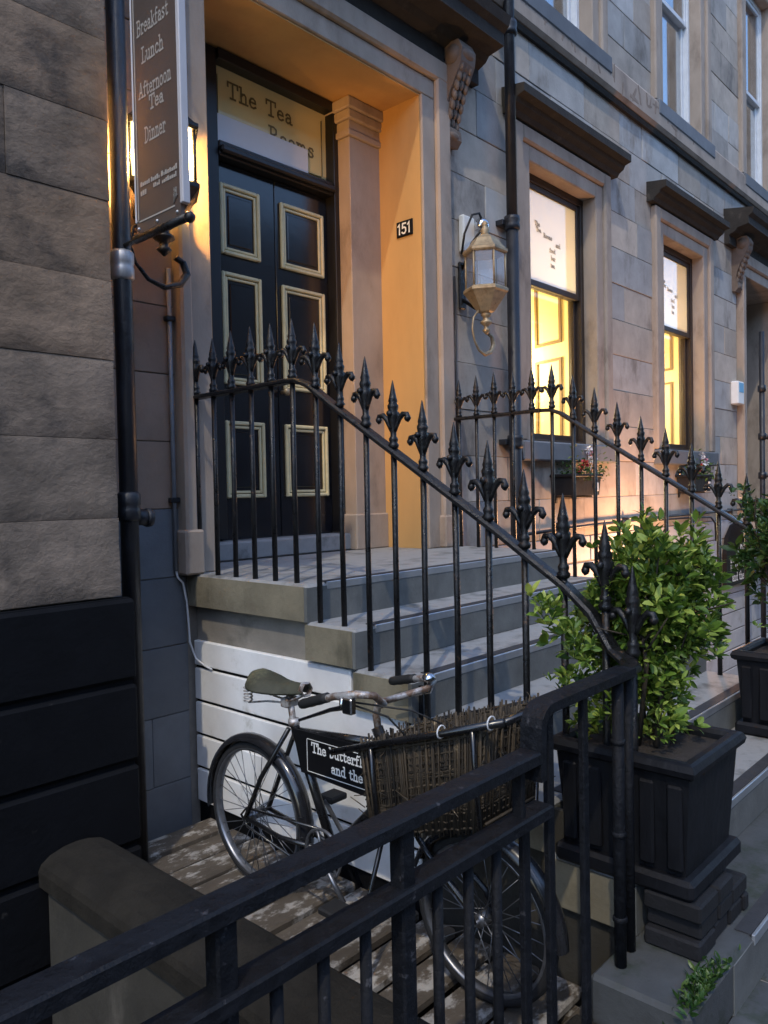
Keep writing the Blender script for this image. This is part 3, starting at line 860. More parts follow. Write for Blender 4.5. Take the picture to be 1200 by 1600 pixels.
# ------------------------------------------------------------------ steps
st = thing('stone_steps', 'broad stone steps with metal nosings rising to the black double doors', 'steps', (3.13, -1.2, -1.44))
XS0, XS1 = 2.106, 4.19
ZT = [-.37, -.522, -.677, -.83, -.982, -1.135, -1.29]
YF = [-.84, -1.11, -1.388, -1.66, -1.935, -2.22, -2.47]
for i in range(7):
    yb = .36 if i == 0 else YF[i - 1] + .02
    th = .155
    xa = XS0 if i < 6 else 1.86
    m1 = MB().cbox(xa, XS1, YF[i], yb if i else .36, ZT[i] - th + .0015, ZT[i], .012)
    slab = m1.build('step', 'landing_stone' if i < 6 else 'pavement_slab', st)
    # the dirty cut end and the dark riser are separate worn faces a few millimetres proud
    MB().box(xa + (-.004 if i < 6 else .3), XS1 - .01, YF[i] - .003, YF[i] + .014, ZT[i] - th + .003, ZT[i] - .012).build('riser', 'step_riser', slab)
    if i < 6:
        MB().box(XS0 - .005, XS0 + .014, YF[i] + .0145, (0.0 if i == 0 else YF[i - 1] + .012), ZT[i] - th + .004, ZT[i] - .010).build('worn_end', 'step_side', slab)
    x_n = xa + (.11 if i < 6 else .46)
    MB().cbox(x_n, XS1 - .02, YF[i] - .006, YF[i] + .004, ZT[i] - .028, ZT[i] + .003, .002).build('nosing', 'nosing_metal', slab)
    MB().box(x_n, XS1 - .02, YF[i] + .0045, YF[i] + .05, ZT[i] - .001, ZT[i] + .004).build('grip_strip', 'nosing_dark', slab)
# side wall under the steps
sw = MB()
for i in range(6):
    yb = 0.0 if i == 0 else YF[i - 1]
    sw.box(2.15, 4.12, YF[i] + .05, yb + (.05 if i else 0.0), -2.6, ZT[i] - .157)
sw_o = sw.build('side_wall', 'beige_concrete', st)
MB().box(2.128, 2.1495, -2.15, -1.405, -1.60, -1.0).build('dim_facing', 'area_wall_stone', sw_o)  # dark facing; the dimness behind the front wheel is put into its colour
rows = [(-.69, -.807, -1.06), (-.822, -.970, -1.335), (-.985, -1.131, -1.60), (-1.146, -1.291, -1.87), (-1.306, -1.46, -2.15)]
for (zt, zb, ye) in rows:
    ye = max(ye, -1.40)
    MB().cbox(2.125, 2.151, ye, -.004, zb, zt, .004).build('board', 'white_board', sw_o)
MB().box(2.14, 2.1505, -1.404, 0, -1.60, -.70).build('board_backing', 'black_paint_stone', sw_o)
# cheek wall on the street side (plinth of the front railing)
plin = MB().cbox(-3.0, 1.855, -2.42, -2.16, -1.64, -1.40, .015)
tag(plin.build('railing_plinth', 'coping_stone', origin=(0.5, -2.3, -1.44)), 'low dark stone plinth carrying the front railing', 'plinth')

# ------------------------------------------------------------------ railings
def finial(mb, x, y, z, s=1.0, d=(0, 1, 0)):
    """fleur-de-lis spearhead standing on a collar at height z"""
    mb.lathe((x, y, z), [(r * s, h * s) for r, h in ((.012, 0), (.018, .004), (.020, .014), (.014, .022), (.0165, .03), (.0165, .036), (.011, .044), (.0115, .066), (.016, .092), (.020, .11), (.0215, .122), (.0165, .133), (.0195, .144), (.0205, .152), (.015, .162), (.017, .170), (.0135, .182), (.009, .205), (.0045, .228), (.001, .243))], 10)
    dv = Vector(d); pv_ = Vector((-dv.y, dv.x, 0))
    for sg in (1, -1):
        pts = [Vector((x, y, z)) + dv * (sg * a * s) + Vector((0, 0, b * s)) for a, b in ((.006, .062), (.015, .082), (.027, .105), (.043, .121), (.058, .119), (.065, .105), (.058, .094))]
        mb.tube(pts, [.008 * s, .009 * s, .0095 * s, .010 * s, .010 * s, .009 * s, .007 * s], 7)
        c = pts[-2]; mb.sphere(c - dv * (sg * .004 * s), .0125 * s, 8, 5)
        q = Vector((x, y, z)) + pv_ * (sg * .024 * s) + Vector((0, 0, .124 * s))
        mb.sphere(q, .011 * s, 8, 5)

def stair_rail(xr, zr, name, label, y0, n, zoff=0.0, last=True):
    t = thing(name, label, 'railing', (xr, -1.1, -1.2), 'spear-topped railings up the steps')
    def rail_z(y):
        if y > -.80: return zr
        return zr - .63 * (-.80 - y)
    # moulded handrail
    pts = [(xr, -.02, zr), (xr, -.4, zr), (xr, -.70, zr + .004), (xr, -.78, zr), (xr, -.85, zr - .026)]
    yy = -1.0
    while yy > -2.0: pts.append((xr, yy, rail_z(yy))); yy -= .25
    if last:
        pts += [(xr, -2.0, rail_z(-2.0) - .01), (xr, -2.08, rail_z(-2.08) - .03), (xr - .005, -2.15, -.475), (xr - .03, -2.205, -.497), (xr - .08, -2.24, -.501), (xr - .16, -2.25, -.501)]
    else:
        pts += [(xr, -2.0, rail_z(-2.0)), (xr, -2.15, rail_z(-2.15))]
    hr = MB().sweep(pts, [(-.027, -.006), (-.023, -.011), (.023, -.011), (.027, -.006), (.027, .002), (.018, .009), (-.018, .009), (-.027, .002)])
    hr.build('handrail', 'iron_black', t)
    MB().lathe((xr, 0.03, zr), [(.045, -.03), (.045, -.045), (.03, -.055), (.025, -.08)], 12, 'y').build('wall_socket', 'iron_black', t)
    ys_ = [y0 - .1375 * i for i in range(n)] + ([-2.207] if last else [])
    for y in ys_:
        k = next((j for j in range(7) if y > YF[j]), 6)
        zb = ZT[k] - .01
        zt = rail_z(y) + .012 if y > -2.2 else -.485
        jy = random.uniform(-.004, .004); b = MB().tube([(xr, y, zb), (xr + random.uniform(-.003, .003), y + jy * .3, zb + (zt - zb) * .5), (xr, y, zt + .02)], [.0122, .0112, .0118], 8)
        bo = b.build('baluster', 'iron_black', t)
        f = MB(); fa = random.uniform(-.16, .16); finial(f, xr, y, zt - .005, random.uniform(1.02, 1.10), (math.sin(fa), math.cos(fa), 0))
        f.build('finial', 'iron_black', bo)
    return t
lr = stair_rail(2.136, .462, 'stair_railing', 'black spear-topped stair railing rising from the scrolled street corner beside the bicycle', -.06, 16)
rr = stair_rail(4.132, .468, 'stair_railing', 'black spear-topped stair railing under the gold lantern, beyond the steps', -.10, 16, last=False)

fr = thing('front_railing', 'heavy flat-bar black iron railing running along the pavement in front of the bicycle', 'railing', (.9, -2.25, -1.4))
YR = -2.25
flat = [(-.028, -.013), (.028, -.013), (.028, .009), (.023, .013), (-.023, .013), (-.028, .009)]
# street handrail, curling over and dropping to the lower rail
pts = [(2.0, YR, -.501), (1.8, YR, -.502), (1.62, YR, -.503)] + [(1.572 + .045 * math.cos(math.radians(a)), YR, -.548 + .045 * math.sin(math.radians(a))) for a in (75, 90 + 20, 90 + 40, 90 + 60, 90 + 80)] + [(1.525, YR, -.60), (1.525, YR, -.66)]
pts[3] = (1.59, YR, -.5035)
MB().sweep(pts, flat, side=[(0, -1, 0)] * len(pts)).build('scrolled_rail', 'iron_rail', fr)
MB().sweep([(1.51, YR, -.603), (.5, YR, -.603), (-3.0, YR, -.603)], [(u * 1.05, v) for u, v in flat]).build('top_rail', 'iron_rail', fr)
MB().sweep([(1.56, YR, -.738), (.5, YR, -.738), (-3.0, YR, -.738)], flat).build('lower_rail', 'iron_rail', fr)
for xx in (1.068, .665, .262, -.14, -.54, -.95, -1.4, -1.9):
    MB().cbox(xx - .019, xx + .019, YR - .017, YR + .017, -1.42, -.616, .004).build('post', 'iron_rail', fr)
    for j in (1, 2, 3):
        xb = xx + .1005 * j
        if xb < 1.5: MB().tube([(xb, YR, -1.42), (xb, YR, -.748)], .0115, 8).build('bar', 'iron_rail', fr)
MB().cbox(1.46 - .008, 1.46 + .008, YR - .014, YR + .014, -.73, -.612, .003).build('spacer', 'iron_rail', fr)
for xx in (1.48, 1.588, 1.755):
    MB().cbox(xx - .014, xx + .014, YR - .008, YR + .008, -1.42, (-.748 if xx < 1.5 else -.512), .003).build('bar', 'iron_rail', fr)
pipe = MB().tube([(1.945, YR, -1.288), (1.945, YR, -.512)], .016, 10)
for z in (-.68, -.93, -1.16): pipe.lathe((1.945, YR, z), [(.016, -.008), (.02, -.005), (.02, .005), (.016, .008)], 10)
pipe.build('ringed_post', 'iron_rail', fr)
MB().tube([(2.03, YR + .012, -1.288), (2.03, YR + .012, -.51)], .014, 8).build('bar', 'iron_rail', fr)

# ------------------------------------------------------------------ terrace across the street (seen in the glass and the gloss paint)
op = thing('opposite_terrace', 'stone terrace across the street mirrored in the windows', 'building', (5, -18, -1.44))
MB().cbox(-40, 60, -30, -17.5, -1.46, 9.4, .05).build('wall', 'dark_terrace_stone', op)
MB().cbox(-40, 60, -17.5, -17.1, 8.9, 9.5, .05).build('cornice', 'dark_terrace_stone', op)
for k in range(-4, 9):
    for z in (.2, 3.4, 6.3):
        wo_ = MB().cbox(k * 4.2, k * 4.2 + 1.5, -17.55, -17.42, z, z + 2.1, .02).build('window', 'sash_white', op)
        for q in (0, 1): MB().box(k * 4.2 + .12, k * 4.2 + 1.38, -17.415, -17.40, z + .12 + q, z + .98 + q).build('pane', 'dark_room', wo_)

# ------------------------------------------------------------------ left neighbour, its corner and pipe
nb = thing('neighbouring_building', 'brown rough-tooled stone building end with a black-painted base', 'building', (0, -.3, -2.6))
MB().box(-8.0, 1.545, -.33, 1.5, -2.6, 6.0).build('wall', 'mortar', nb)
nbw = nb.children[0]; nbw['_w'] = nb['_w']
stones(-2.4, 1.56, -.388, 3.6, .305, [], 'rough_stone', nbw, yf=-.365, depth=.05, lmin=.45, lmax=.8, seed=21, jit=.005, ch=.003, gap=.001)
pl_ = MB().box(-8, 1.585, -.385, -.34, -2.6, -.395).build('plinth', 'black_paint_stone', nb)
for (za, zb) in ((-.722, -.392), (-1.043, -.728), (-1.366, -1.049), (-1.70, -1.372), (-2.05, -1.706), (-2.5, -2.056)):
    for x0 in (-3.0, -.9, .35):
        x1 = {-3.0: -.9, -.9: .35, .35: 1.60}[x0]
        MB().cbox(x0 + .004, x1 - .0, -.405, -.30, za + .006, zb - .006, .014).build('plinth_block', 'black_paint_stone', pl_)

dp = thing('drainpipe', 'dark cast iron drainpipe in the corner beside the hanging menu sign', 'drainpipe', (1.66, -.29, -1.5))
p = MB().tube([(1.645, -.29, -1.52), (1.645, -.29, 3.6)], .037, 14)
p.build('pipe', 'cast_pipe', dp)
for z in (.93, -.04, 2.6):
    c = MB().lathe((1.645, -.29, z), [(.037, -.06), (.047, -.05), (.047, -.01), (.043, 0), (.047, .01), (.047, .05), (.037, .06)], 14)
    c.cbox(1.60, 1.71, -.262, -.22, z - .02, z + .02, .004)
    c.build('collar', 'galvanised' if z > .9 and z < 1 else 'cast_pipe', dp)
e = MB().tube([(1.66, -.28, -.085), (1.70, -.28, -.085), (1.735, -.28, -.088)], .034, 12)
e.lathe((1.735, -.28, -.088), [(.038, -.012), (.04, .0), (.038, .012)], 12, 'x')
e.build('branch', 'cast_pipe', dp)

# right-hand drainpipe
dp = thing('drainpipe', 'tall black drainpipe with ring collars between the gold lantern and the lit window', 'drainpipe', (4.81, -.09, -1.44))
MB().tube([(4.81, -.09, -2.5), (4.81, -.09, 1.86)], .044, 14).build('pipe', 'cast_pipe', dp)
MB().tube([(4.81, -.09, 1.86), (4.81, -.09, 6.1)], .038, 14).build('upper_pipe', 'cast_pipe', dp)
for z in (3.27, 1.9, .34, -.8):
    c = MB().lathe((4.81, -.09, z), [(.044, -.05), (.056, -.045), (.058, -.02), (.052, 0), (.058, .02), (.056, .045), (.044, .05)], 14)
    c.cbox(4.73, 4.89, -.065, .0, z - .02, z + .02, .004)
    c.build('collar', 'cast_pipe', dp)

# thin rod beside the surround
tag(MB().tube([(4.20, -.03, -.36), (4.20, -.03, 1.42)], .008, 6).build('earth_rod', 'cast_pipe', origin=(4.20, -.03, -.36)), 'thin dark metal rod up the wall beside the door surround', 'rod')

# ------------------------------------------------------------------ lanterns
def lantern(name, label, x, z, lit, metal, S=1.0):
    y = -.19 if not lit else -.15
    t = thing(name, label, 'lantern', (x, 0, z - .4), 'hexagonal wall lanterns')
    hexr = lambda prof, mb: mb.lathe((x, y, z), prof, 6, rot=math.radians(0))
    def flat6(mb, prof):
        hexr(prof, mb); mb.sm = [False] * len(mb.f)
        return mb
    flat6(MB(), [(.128, .108), (.135, .118), (.135, .132), (.12, .142), (.10, .165), (.075, .20), (.045, .222), (.03, .228)]).build('roof', metal, t)
    tp = MB().lathe((x, y, z), [(.03, .226), (.022, .24), (.03, .255), (.02, .27), (.012, .285), (.022, .30), (.008, .315)], 12)
    tp.build('top_finial', metal, t)
    flat6(MB(), [(.03, -.255), (.05, -.245), (.075, -.21), (.105, -.165), (.125, -.135), (.135, -.125), (.135, -.11), (.125, -.10)]).build('base', metal, t)
    for k in range(6):
        a = math.radians(60 * k)
        MB().tube([(x + .118 * math.cos(a), y + .118 * math.sin(a), z - .102), (x + .118 * math.cos(a), y + .118 * math.sin(a), z + .11)], .006, 6).build('corner_bar', metal, t)
    for k in range(6):
        a, b = math.radians(60 * k + 4), math.radians(60 * k + 56)
        r = .113
        pa, pb = (x + r * math.cos(a), y + r * math.sin(a)), (x + r * math.cos(b), y + r * math.sin(b))
        g_ = MB().add([(pa[0], pa[1], z - .1), (pb[0], pb[1], z - .1), (pb[0], pb[1], z + .108), (pa[0], pa[1], z + .108)], [(0, 1, 2, 3)])
        g_.build('pane', 'lamp_glass' if lit else 'glass_lantern', t)
    MB().lathe((x, y, z), [(.028, -.252), (.034, -.265), (.02, -.278), (.018, -.29), (.036, -.305), (.036, -.315), (.016, -.33), (.014, -.345), (.026, -.36), (.012, -.375), (.004, -.385)], 12).build('drop', metal, t)
    # scroll arm from the wall plate round under the drop
    s_ = MB().tube([(x + a, y + .02, z + b) for a, b in ((-.05, -.24), (-.10, -.29), (-.115, -.36), (-.095, -.43), (-.05, -.485), (.01, -.505), (.07, -.48), (.10, -.43), (.085, -.385), (.055, -.372))], [.006, .006, .006, .006, .008, .012, .014, .014, .013, .012], 8)
    s_.build('scroll', metal if not lit else 'iron_black', t)
    bp = MB().cbox(x - .03, x + .03, -.025, -.002, z - .2, z + .1, .008)
    bp.tube([(x, -.02, z - .14), (x, -.10, z - .20), (x, -.16, z - .235), (x, y, z - .24)], .011, 8)
    bp.tube([(x, -.02, z + .05), (x, -.09, z + .20), (x, y, z + .29)], .008, 8)
    bp.build('wall_plate', 'iron_black', t)
    if lit:
        MB().sphere((x, y, z - .02), .022, 10, 6, (1, 1, 1.6)).build('bulb', 'lamp_glow', t)
        point_light('lantern_light', (x, y, z), LANT, (1.0, .47, .11), .03, t)
    for c in t.children:
        if c.type == 'MESH':
            b = Vector(t['_w'])
            for v in c.data.vertices:
                w = Vector(v.co) + b
                w.x = x + (w.x - x) * S; w.z = z + (w.z - z) * min(S, 1.06); w.y = w.y * S
                v.co = w - b
        else:
            w = c.location + Vector(t['_w']); w.x = x + (w.x - x) * S; w.y *= S; c.location = w - Vector(t['_w'])
    return t
LANT = 105.0
lantern('wall_lantern', 'lit wall lantern glowing warmly behind the hanging menu sign', 1.9, 1.45, True, 'iron_black', 1.3)
lantern('wall_lantern', 'unlit gold hexagonal wall lantern with scroll under a white box', 4.30, 1.43, False, 'gold_brass', 1.1)
wbx = thing('junction_box', 'white plastic mounting box with grey spotlight above the gold lantern', 'junction box', (4.37, 0, 1.6))
MB().cbox(4.285, 4.415, -.05, -.002, 1.60, 1.85, .01).build('cover', 'white_plastic', wbx)
MB().tube([(4.27, -.04, 1.58), (4.25, -.08, 1.7), (4.30, -.11, 1.83), (4.38, -.11, 1.86), (4.43, -.1, 1.82)], .008, 8).build('cable', 'rubber_grip', wbx)
spb = MB().lathe((4.42, -.10, 1.78), [(.005, .055), (.03, .05), (.048, .03), (.052, 0), (.045, -.02), (.04, -.02)], 14)
spb.build('spotlight', 'chrome', wbx)

# ------------------------------------------------------------------ hanging sign
sg = thing('hanging_sign', 'tall dark brown menu sign with white lettering hung from the drainpipe', 'sign', (1.64, -.57, 1.0))
SX = 1.64
MB().box(SX - .008, SX + .008, -.735, -.434, 1.015, 2.6).build('board', 'sign_face', sg)
ed = MB()
ed.cbox(SX - .012, SX + .02, -.757, -.7355, 1.06, 2.6, .003)
ed.cbox(SX - .012, SX + .02, -.4335, -.426, 1.06, 2.6, .003)
ed.build('frame', 'sign_edge', sg)
rod = MB().tube([(SX, -.30, 1.005), (SX, -.42, 1.003), (SX, -.77, 1.0)], .009, 8)
rod.tube([(SX, -.40, 1.006), (SX, -.765, 1.006)], .016, 8)
rod.sphere((SX, -.778, 1.002), .021, 10, 6)
rod.build('rod', 'iron_black', sg)
rod2 = MB().tube([(SX, -.30, 2.62), (SX, -.42, 2.62), (SX, -.77, 2.62)], .012, 8)
rod2.build('rod', 'iron_black', sg)
lt = MB()
UX, UZ, NN = (0, -1, 0), (0, 0, 1), (-1, 0, 0)
for s_, yc, z, h, wf in (('Breakfast', -.579, 1.757, .056, .216), ('Lunch', -.576, 1.648, .056, .15), ('Afternoon', -.585, 1.522, .054, .222), ('Tea', -.595, 1.460, .05, .095), ('Dinner', -.58, 1.347, .055, .145)):
    line('lettering', 'sign_white', sg, s_, (SX - .008, yc, z), UX, UZ, NN, h, .0072, sp=.08, align='c', fit=wf)
for k, (ya, yb, z) in enumerate(((-.47, -.53, 1.19), (-.545, -.60, 1.19), (-.615, -.715, 1.19), (-.56, -.60, 1.165), (-.62, -.715, 1.163), (-.47, -.50, 1.155))):
    y = ya; rnd = random.Random(k)
    while y > yb:
        w_ = rnd.uniform(.006, .012)
        lt.box(SX - .0105, SX - .0092, y - w_, y, z, z + rnd.uniform(.010, .02)); y -= w_ + .004
lt.build('small_print', 'sign_white', sg, kind='stuff')
bd = MB()
bd.box(SX - .0102, SX - .009, -.452, -.446, 1.07, 2.55)
bd.box(SX - .0102, SX - .009, -.70, -.455, 1.058, 1.064)
bd.box(SX - .0102, SX - .009, -.447, -.433, 1.064, 1.07)
for k in range(7):
    bd.tube([(SX - .011, -.695 - .004 * k, 1.07 + .004 * k), (SX - .011, -.70 - .006 * math.sin(k * 2.), 1.09 + .006 * k), (SX - .011, -.715, 1.10 + .004 * k)], .002, 4)
bd.build('border', 'sign_white', sg)
sc = MB()
for y in (-.45, -.58, -.715): sc.sphere((SX - .009, y, 1.035), .007, 8, 4)
sc.build('screws', 'nosing_metal', sg)

# number plate
npl = thing('number_plate', 'small black house number plate reading 151 on the door reveal', 'number plate', (3.86, .1, 1.63))
MB().cbox(3.852, 3.861, .036, .172, 1.638, 1.738, .003).build('plate', 'black_panel', npl)
lt = MB(); letters(lt, '151', (3.852, .104, 1.657), (0, -1, 0), (0, 0, 1), (-1, 0, 0), .062, .0105, sp=.08, align='c')
lt.build('numerals', 'lettering_white', npl)

# conduit and cable up the strip
cd = thing('conduit', 'grey conduit with a pale cable running down beside the door to the white boards', 'conduit', (2.03, -.02, -.9))
MB().tube([(2.03, -.018, 1.05), (2.03, -.018, -.35)], .0105, 8).build('tube', 'grey_conduit', cd)
for z in (.82, -.02): MB().cbox(2.006, 2.054, -.034, -.001, z - .012, z + .012, .004).build('clip', 'cast_pipe', cd)
MB().tube([(2.03, -.018, -.35), (2.035, -.02, -.38), (2.062, -.022, -.41), (2.078, -.025, -.5), (2.082, -.03, -.6), (2.085, -.03, -.69), (2.10, -.055, -.77), (2.118, -.10, -.80), (2.122, -.15, -.812)], .0055, 6).build('cable', 'cable_pale', cd)

# ------------------------------------------------------------------ window boxes
def flower_box(x, label, seed):
    rnd = random.Random(seed)
    t = thing('flower_box', label, 'flower box', (x, -.13, -.05), 'window flower boxes')
    b = MB()
    b.extrude([(-.21, .10), (-.19, -.06), (-.03, -.06), (-.01, .10)], 'x', x - .22, x + .22)
    b.cbox(x - .235, x + .235, -.225, -.0, .085, .11, .006)
    b.build('trough', 'planter_black', t)
    MB().cbox(x + .12, x + .17, -.215, -.205, -.03, .04, .004).build('tag', 'white_plastic', t)
    br = MB()
    for sx in (-.15, .15):
        br = MB()
        br.extrude([(-.001, .1), (-.001, -.12), (-.012, -.12), (-.02, -.076), (-.16, -.076), (-.16, -.062), (-.012, -.062), (-.012, .1)], 'x', x + sx - .012, x + sx + .012)
        br.build('bracket', 'iron_black', t)
    lf = MB()
    for i in range(420):
        c = Vector((x + rnd.uniform(-.2, .34), -.13 + rnd.gauss(0, .06), .11 + abs(rnd.gauss(0, .10)) - .06))
        leaf(lf, c, Vector((rnd.gauss(0, 1), rnd.gauss(0, 1) - .3, rnd.gauss(.3, .7))).normalized(), rnd.uniform(.025, .05), .4, rnd)
    lf.build('foliage', 'leaf_dark', t, kind='stuff')
    for nm, mt, pts in (('red_bloom', 'petal_red', [(-.02, -.16, .14), (.02, -.17, .19), (-.03, -.15, .1)]), ('white_bloom', 'petal_white', [(.19, -.12, .31), (.20, -.15, .23)]), ('pink_bloom', 'petal_pink', [(.25, -.12, .27)])):
        for c in pts:
            f = MB()
            for k in range(14):
                d = Vector((rnd.gauss(0, 1), rnd.gauss(0, 1), rnd.gauss(0, 1))).normalized()
                leaf(f, Vector((x + c[0], c[1], c[2])) + d * .008, d, .035, .8, rnd)
            f.tube([(x + c[0], c[1], c[2]), (x + c[0] * .9, -.12, .08)], .003, 4)
            f.build(nm, mt, t)
    return t
def leaf(mb, c, d, L_, wd, rnd):
    side = d.cross(Vector((0, 0, 1)))
    if side.length < 1e-3: side = Vector((1, 0, 0))
    side.normalize()
    side = (Matrix.Rotation(rnd.uniform(-1.2, 1.2), 3, d) @ side)
    nn = side.cross(d).normalized()
    w = L_ * wd * .5
    a, tip = c, c + d * L_ - nn * (L_ * .12)
    m1 = c + d * (L_ * .4); m2 = c + d * (L_ * .75) - nn * (L_ * .04)
    mb.add([a, m1 + side * w + nn * (w * .35), m2 + side * (w * .75) + nn * (w * .2), tip, m2 - side * (w * .75) + nn * (w * .2), m1 - side * w + nn * (w * .35), m1, m2],
           [(0, 6, 1), (6, 7, 2, 1), (7, 3, 2), (0, 5, 6), (6, 5, 4, 7), (7, 4, 3)])
flower_box(5.66, 'black flower box of red and white blooms under the lit window beside the drainpipe', 4)
flower_box(8.12, 'black flower box with white and pink blooms under the lit window beside the far doorway', 6)

# ------------------------------------------------------------------ small things on the right wall
al = thing('alarm_box', 'white and blue alarm box high on the wall beside the far doorway', 'alarm box', (9.62, 0, .95))
MB().cbox(9.53, 9.74, -.09, -.001, .94, 1.21, .012).build('case', 'alarm_white', al)
MB().cbox(9.56, 9.71, -.094, -.0895, 1.08, 1.19, .004).build('panel', 'alarm_blue', al)
hp = thing('service_pipe', 'thin dark service pipe clipped along the wall under the flower boxes', 'pipe', (7.0, -.04, -.33))
MB().tube([(4.9, -.04, -.34), (6.0, -.04, -.315), (7.5, -.04, -.30), (9.6, -.04, -.295), (11.0, -.04, -.29)], .014, 8).build('tube', 'cast_pipe', hp)
MB().tube([(7.4, -.045, -.325), (8.3, -.045, -.335), (8.75, -.045, -.35), (8.88, -.045, -.42), (8.9, -.045, -.62)], .011, 8).build('branch', 'cast_pipe', hp)
for x in (5.5, 6.7, 8.4, 9.4): MB().cbox(x - .015, x + .015, -.06, -.001, -.335, -.275, .004).build('clip', 'cast_pipe', hp)
bs = thing('basement_sign', 'black sign with white lettering beside the basement entrance', 'sign', (9.6, -.1, -1.2))
ps = [(9.14, -1.16), (9.14, -.78)] + [(9.14 + .48 - .48 * math.cos(math.radians(a)), -.78 + .36 * math.sin(math.radians(a))) for a in (30, 60, 90, 120, 150)] + [(10.1, -.78), (10.1, -1.16)]
MB().extrude(ps, 'y', -.075, -.03).build('board', 'black_panel', bs)
lt = MB()
line('lettering', 'lettering_white', bs, 'The', (9.62, -.075, -.80), (1, 0, 0), (0, 0, 1), (0, -1, 0), .14, .022, align='c')
line('lettering', 'lettering_white', bs, 'butterfly', (9.63, -.075, -.98), (1, 0, 0), (0, 0, 1), (0, -1, 0), .14, .02, sp=.03, align='c')
line('lettering', 'lettering_white', bs, 'and the pig', (9.62, -.075, -1.11), (1, 0, 0), (0, 0, 1), (0, -1, 0), .09, .013, sp=.03, align='c')
sp = thing('scaffold_pole', 'dark steel pole with clamps standing by the far doorway', 'pole', (9.62, -.32, -2.6))
MB().tube([(9.62, -.32, -2.6), (9.62, -.32, 1.75)], .03, 10).build('pole', 'cast_pipe', sp)
for z in (1.1, .55, .1, -.35):
    MB().lathe((9.62, -.32, z), [(.03, -.04), (.045, -.035), (.045, .035), (.03, .04)], 10).build('clamp', 'cast_pipe', sp)
MB().tube([(9.62, -.36, .55), (10.4, -.5, .38)], .024, 8).build('cross_tube', 'cast_pipe', sp)
MB().tube([(9.62, -.36, .1), (10.4, -.5, .1)], .024, 8).build('cross_tube', 'cast_pipe', sp)
MB().tube([(9.62, -.36, -.35), (10.4, -.5, -.35)], .024, 8).build('cross_tube', 'cast_pipe', sp)
bl = thing('basement_lamp', 'warm bulkhead lamp over the basement opening behind the shrub', 'lamp', (6.55, 0, -1.02))
MB().cbox(6.49, 6.61, -.03, -.002, -1.01, -.89, .008).build('back_plate', 'iron_black', bl)
MB().sphere((6.55, -.07, -.95), .05, 12, 8).build('globe', 'bulb_glow', bl)
point_light('basement_light', (6.7, -.6, -.85), 60.0, (1.0, .5, .24), .12, bl)

# ------------------------------------------------------------------ things inside the lit rooms
pl = thing('added_pendant', 'unseen globe pendant added to light the yellow tea room', 'lamp', (6.0, 1.3, 1.1))
MB().sphere((6.0, 1.3, 1.15), .14, 14, 10).build('globe', 'lamp_glow', pl)  # added lamp, out of view, to light the room and its panes
MB().tube([(6.0, 1.3, 1.28), (6.0, 1.3, 3.2)], .006, 6).build('cord', 'rubber_grip', pl)
point_light('room_light', (6.2, 1.15, 1.1), 50.0, (1.0, .8, .42), .12, pl)
pl = thing('added_pendant', 'unseen globe pendant added behind the window beside the far doorway', 'lamp', (8.6, 1.3, 1.1))
MB().sphere((8.6, 1.3, 1.15), .14, 14, 10).build('globe', 'lamp_glow', pl)  # second added lamp, out of view, lighting the other window
MB().tube([(8.6, 1.3, 1.28), (8.6, 1.3, 3.2)], .006, 6).build('cord', 'rubber_grip', pl)
point_light('room_light', (8.5, 1.15, 1.1), 43.0, (1.0, .8, .42), .12, pl)
vz = thing('flower_vase', 'small dark vase of yellow flowers on the window ledge inside', 'vase', (5.75, .5, .4))
MB().lathe((5.75, .5, .40), [(.04, 0), (.055, .04), (.05, .1), (.03, .14), (.035, .16)], 12).build('vase', 'sash_brown', vz)
rnd = random.Random(2); f = MB()
for i in range(90):
    d = Vector((rnd.gauss(0, 1), rnd.gauss(0, 1), rnd.gauss(.8, .7))).normalized()
    leaf(f, Vector((5.75, .5, .58)) + d * rnd.uniform(.02, .12), d, .04, .5, rnd)
f.build('blooms', 'door_gold', vz, kind='stuff')
wl = MB().cbox(4.45, 9.55, .30, .72, .30, .395, .01)
tag(wl.build('window_ledge', 'table_linen', origin=(7, .5, .3)), 'pale ledge running under the lit windows inside', 'ledge')

# ------------------------------------------------------------------ the area: coping wall and timber deck
aw = thing('area_wall', 'low brown stone wall with a rounded coping running from the black base', 'wall', (1.31, -1.3, -2.6))
MB().cbox(1.215, 1.43, -2.16, -.41, -2.6, -1.375, .006).build('wall', 'area_wall_stone', aw)
cp = MB()
prof = [(1.185, -1.385), (1.46, -1.385), (1.462, -1.33)] + [(1.324 + .138 * math.cos(math.radians(a)), -1.33 + .062 * math.sin(math.radians(a))) for a in (20, 45, 70, 90, 110, 135, 160)] + [(1.184, -1.33)]
cp.extrude(prof, 'y', -2.155, -.41)
cp.build('coping', 'coping_stone', aw)
dk = thing('timber_deck', 'lichen-spotted slatted timber deck under the bicycle', 'deck', (1.8, -1.1, -1.6))
y = -.145; rnd = random.Random(5)
while y > -2.1:
    w_ = rnd.uniform(.125, .14)
    MB().cbox(1.468 + rnd.uniform(0, .03), 2.10, y - w_, y, -1.535, -1.50 + rnd.uniform(-.004, .003), .008).build('slat', 'timber_deck', dk)
    y -= w_ + rnd.uniform(.022, .034)
for x in (1.56, 2.02): MB().box(x - .03, x + .03, -2.1, -.16, -1.64, -1.536).build('bearer', 'timber_deck', dk)

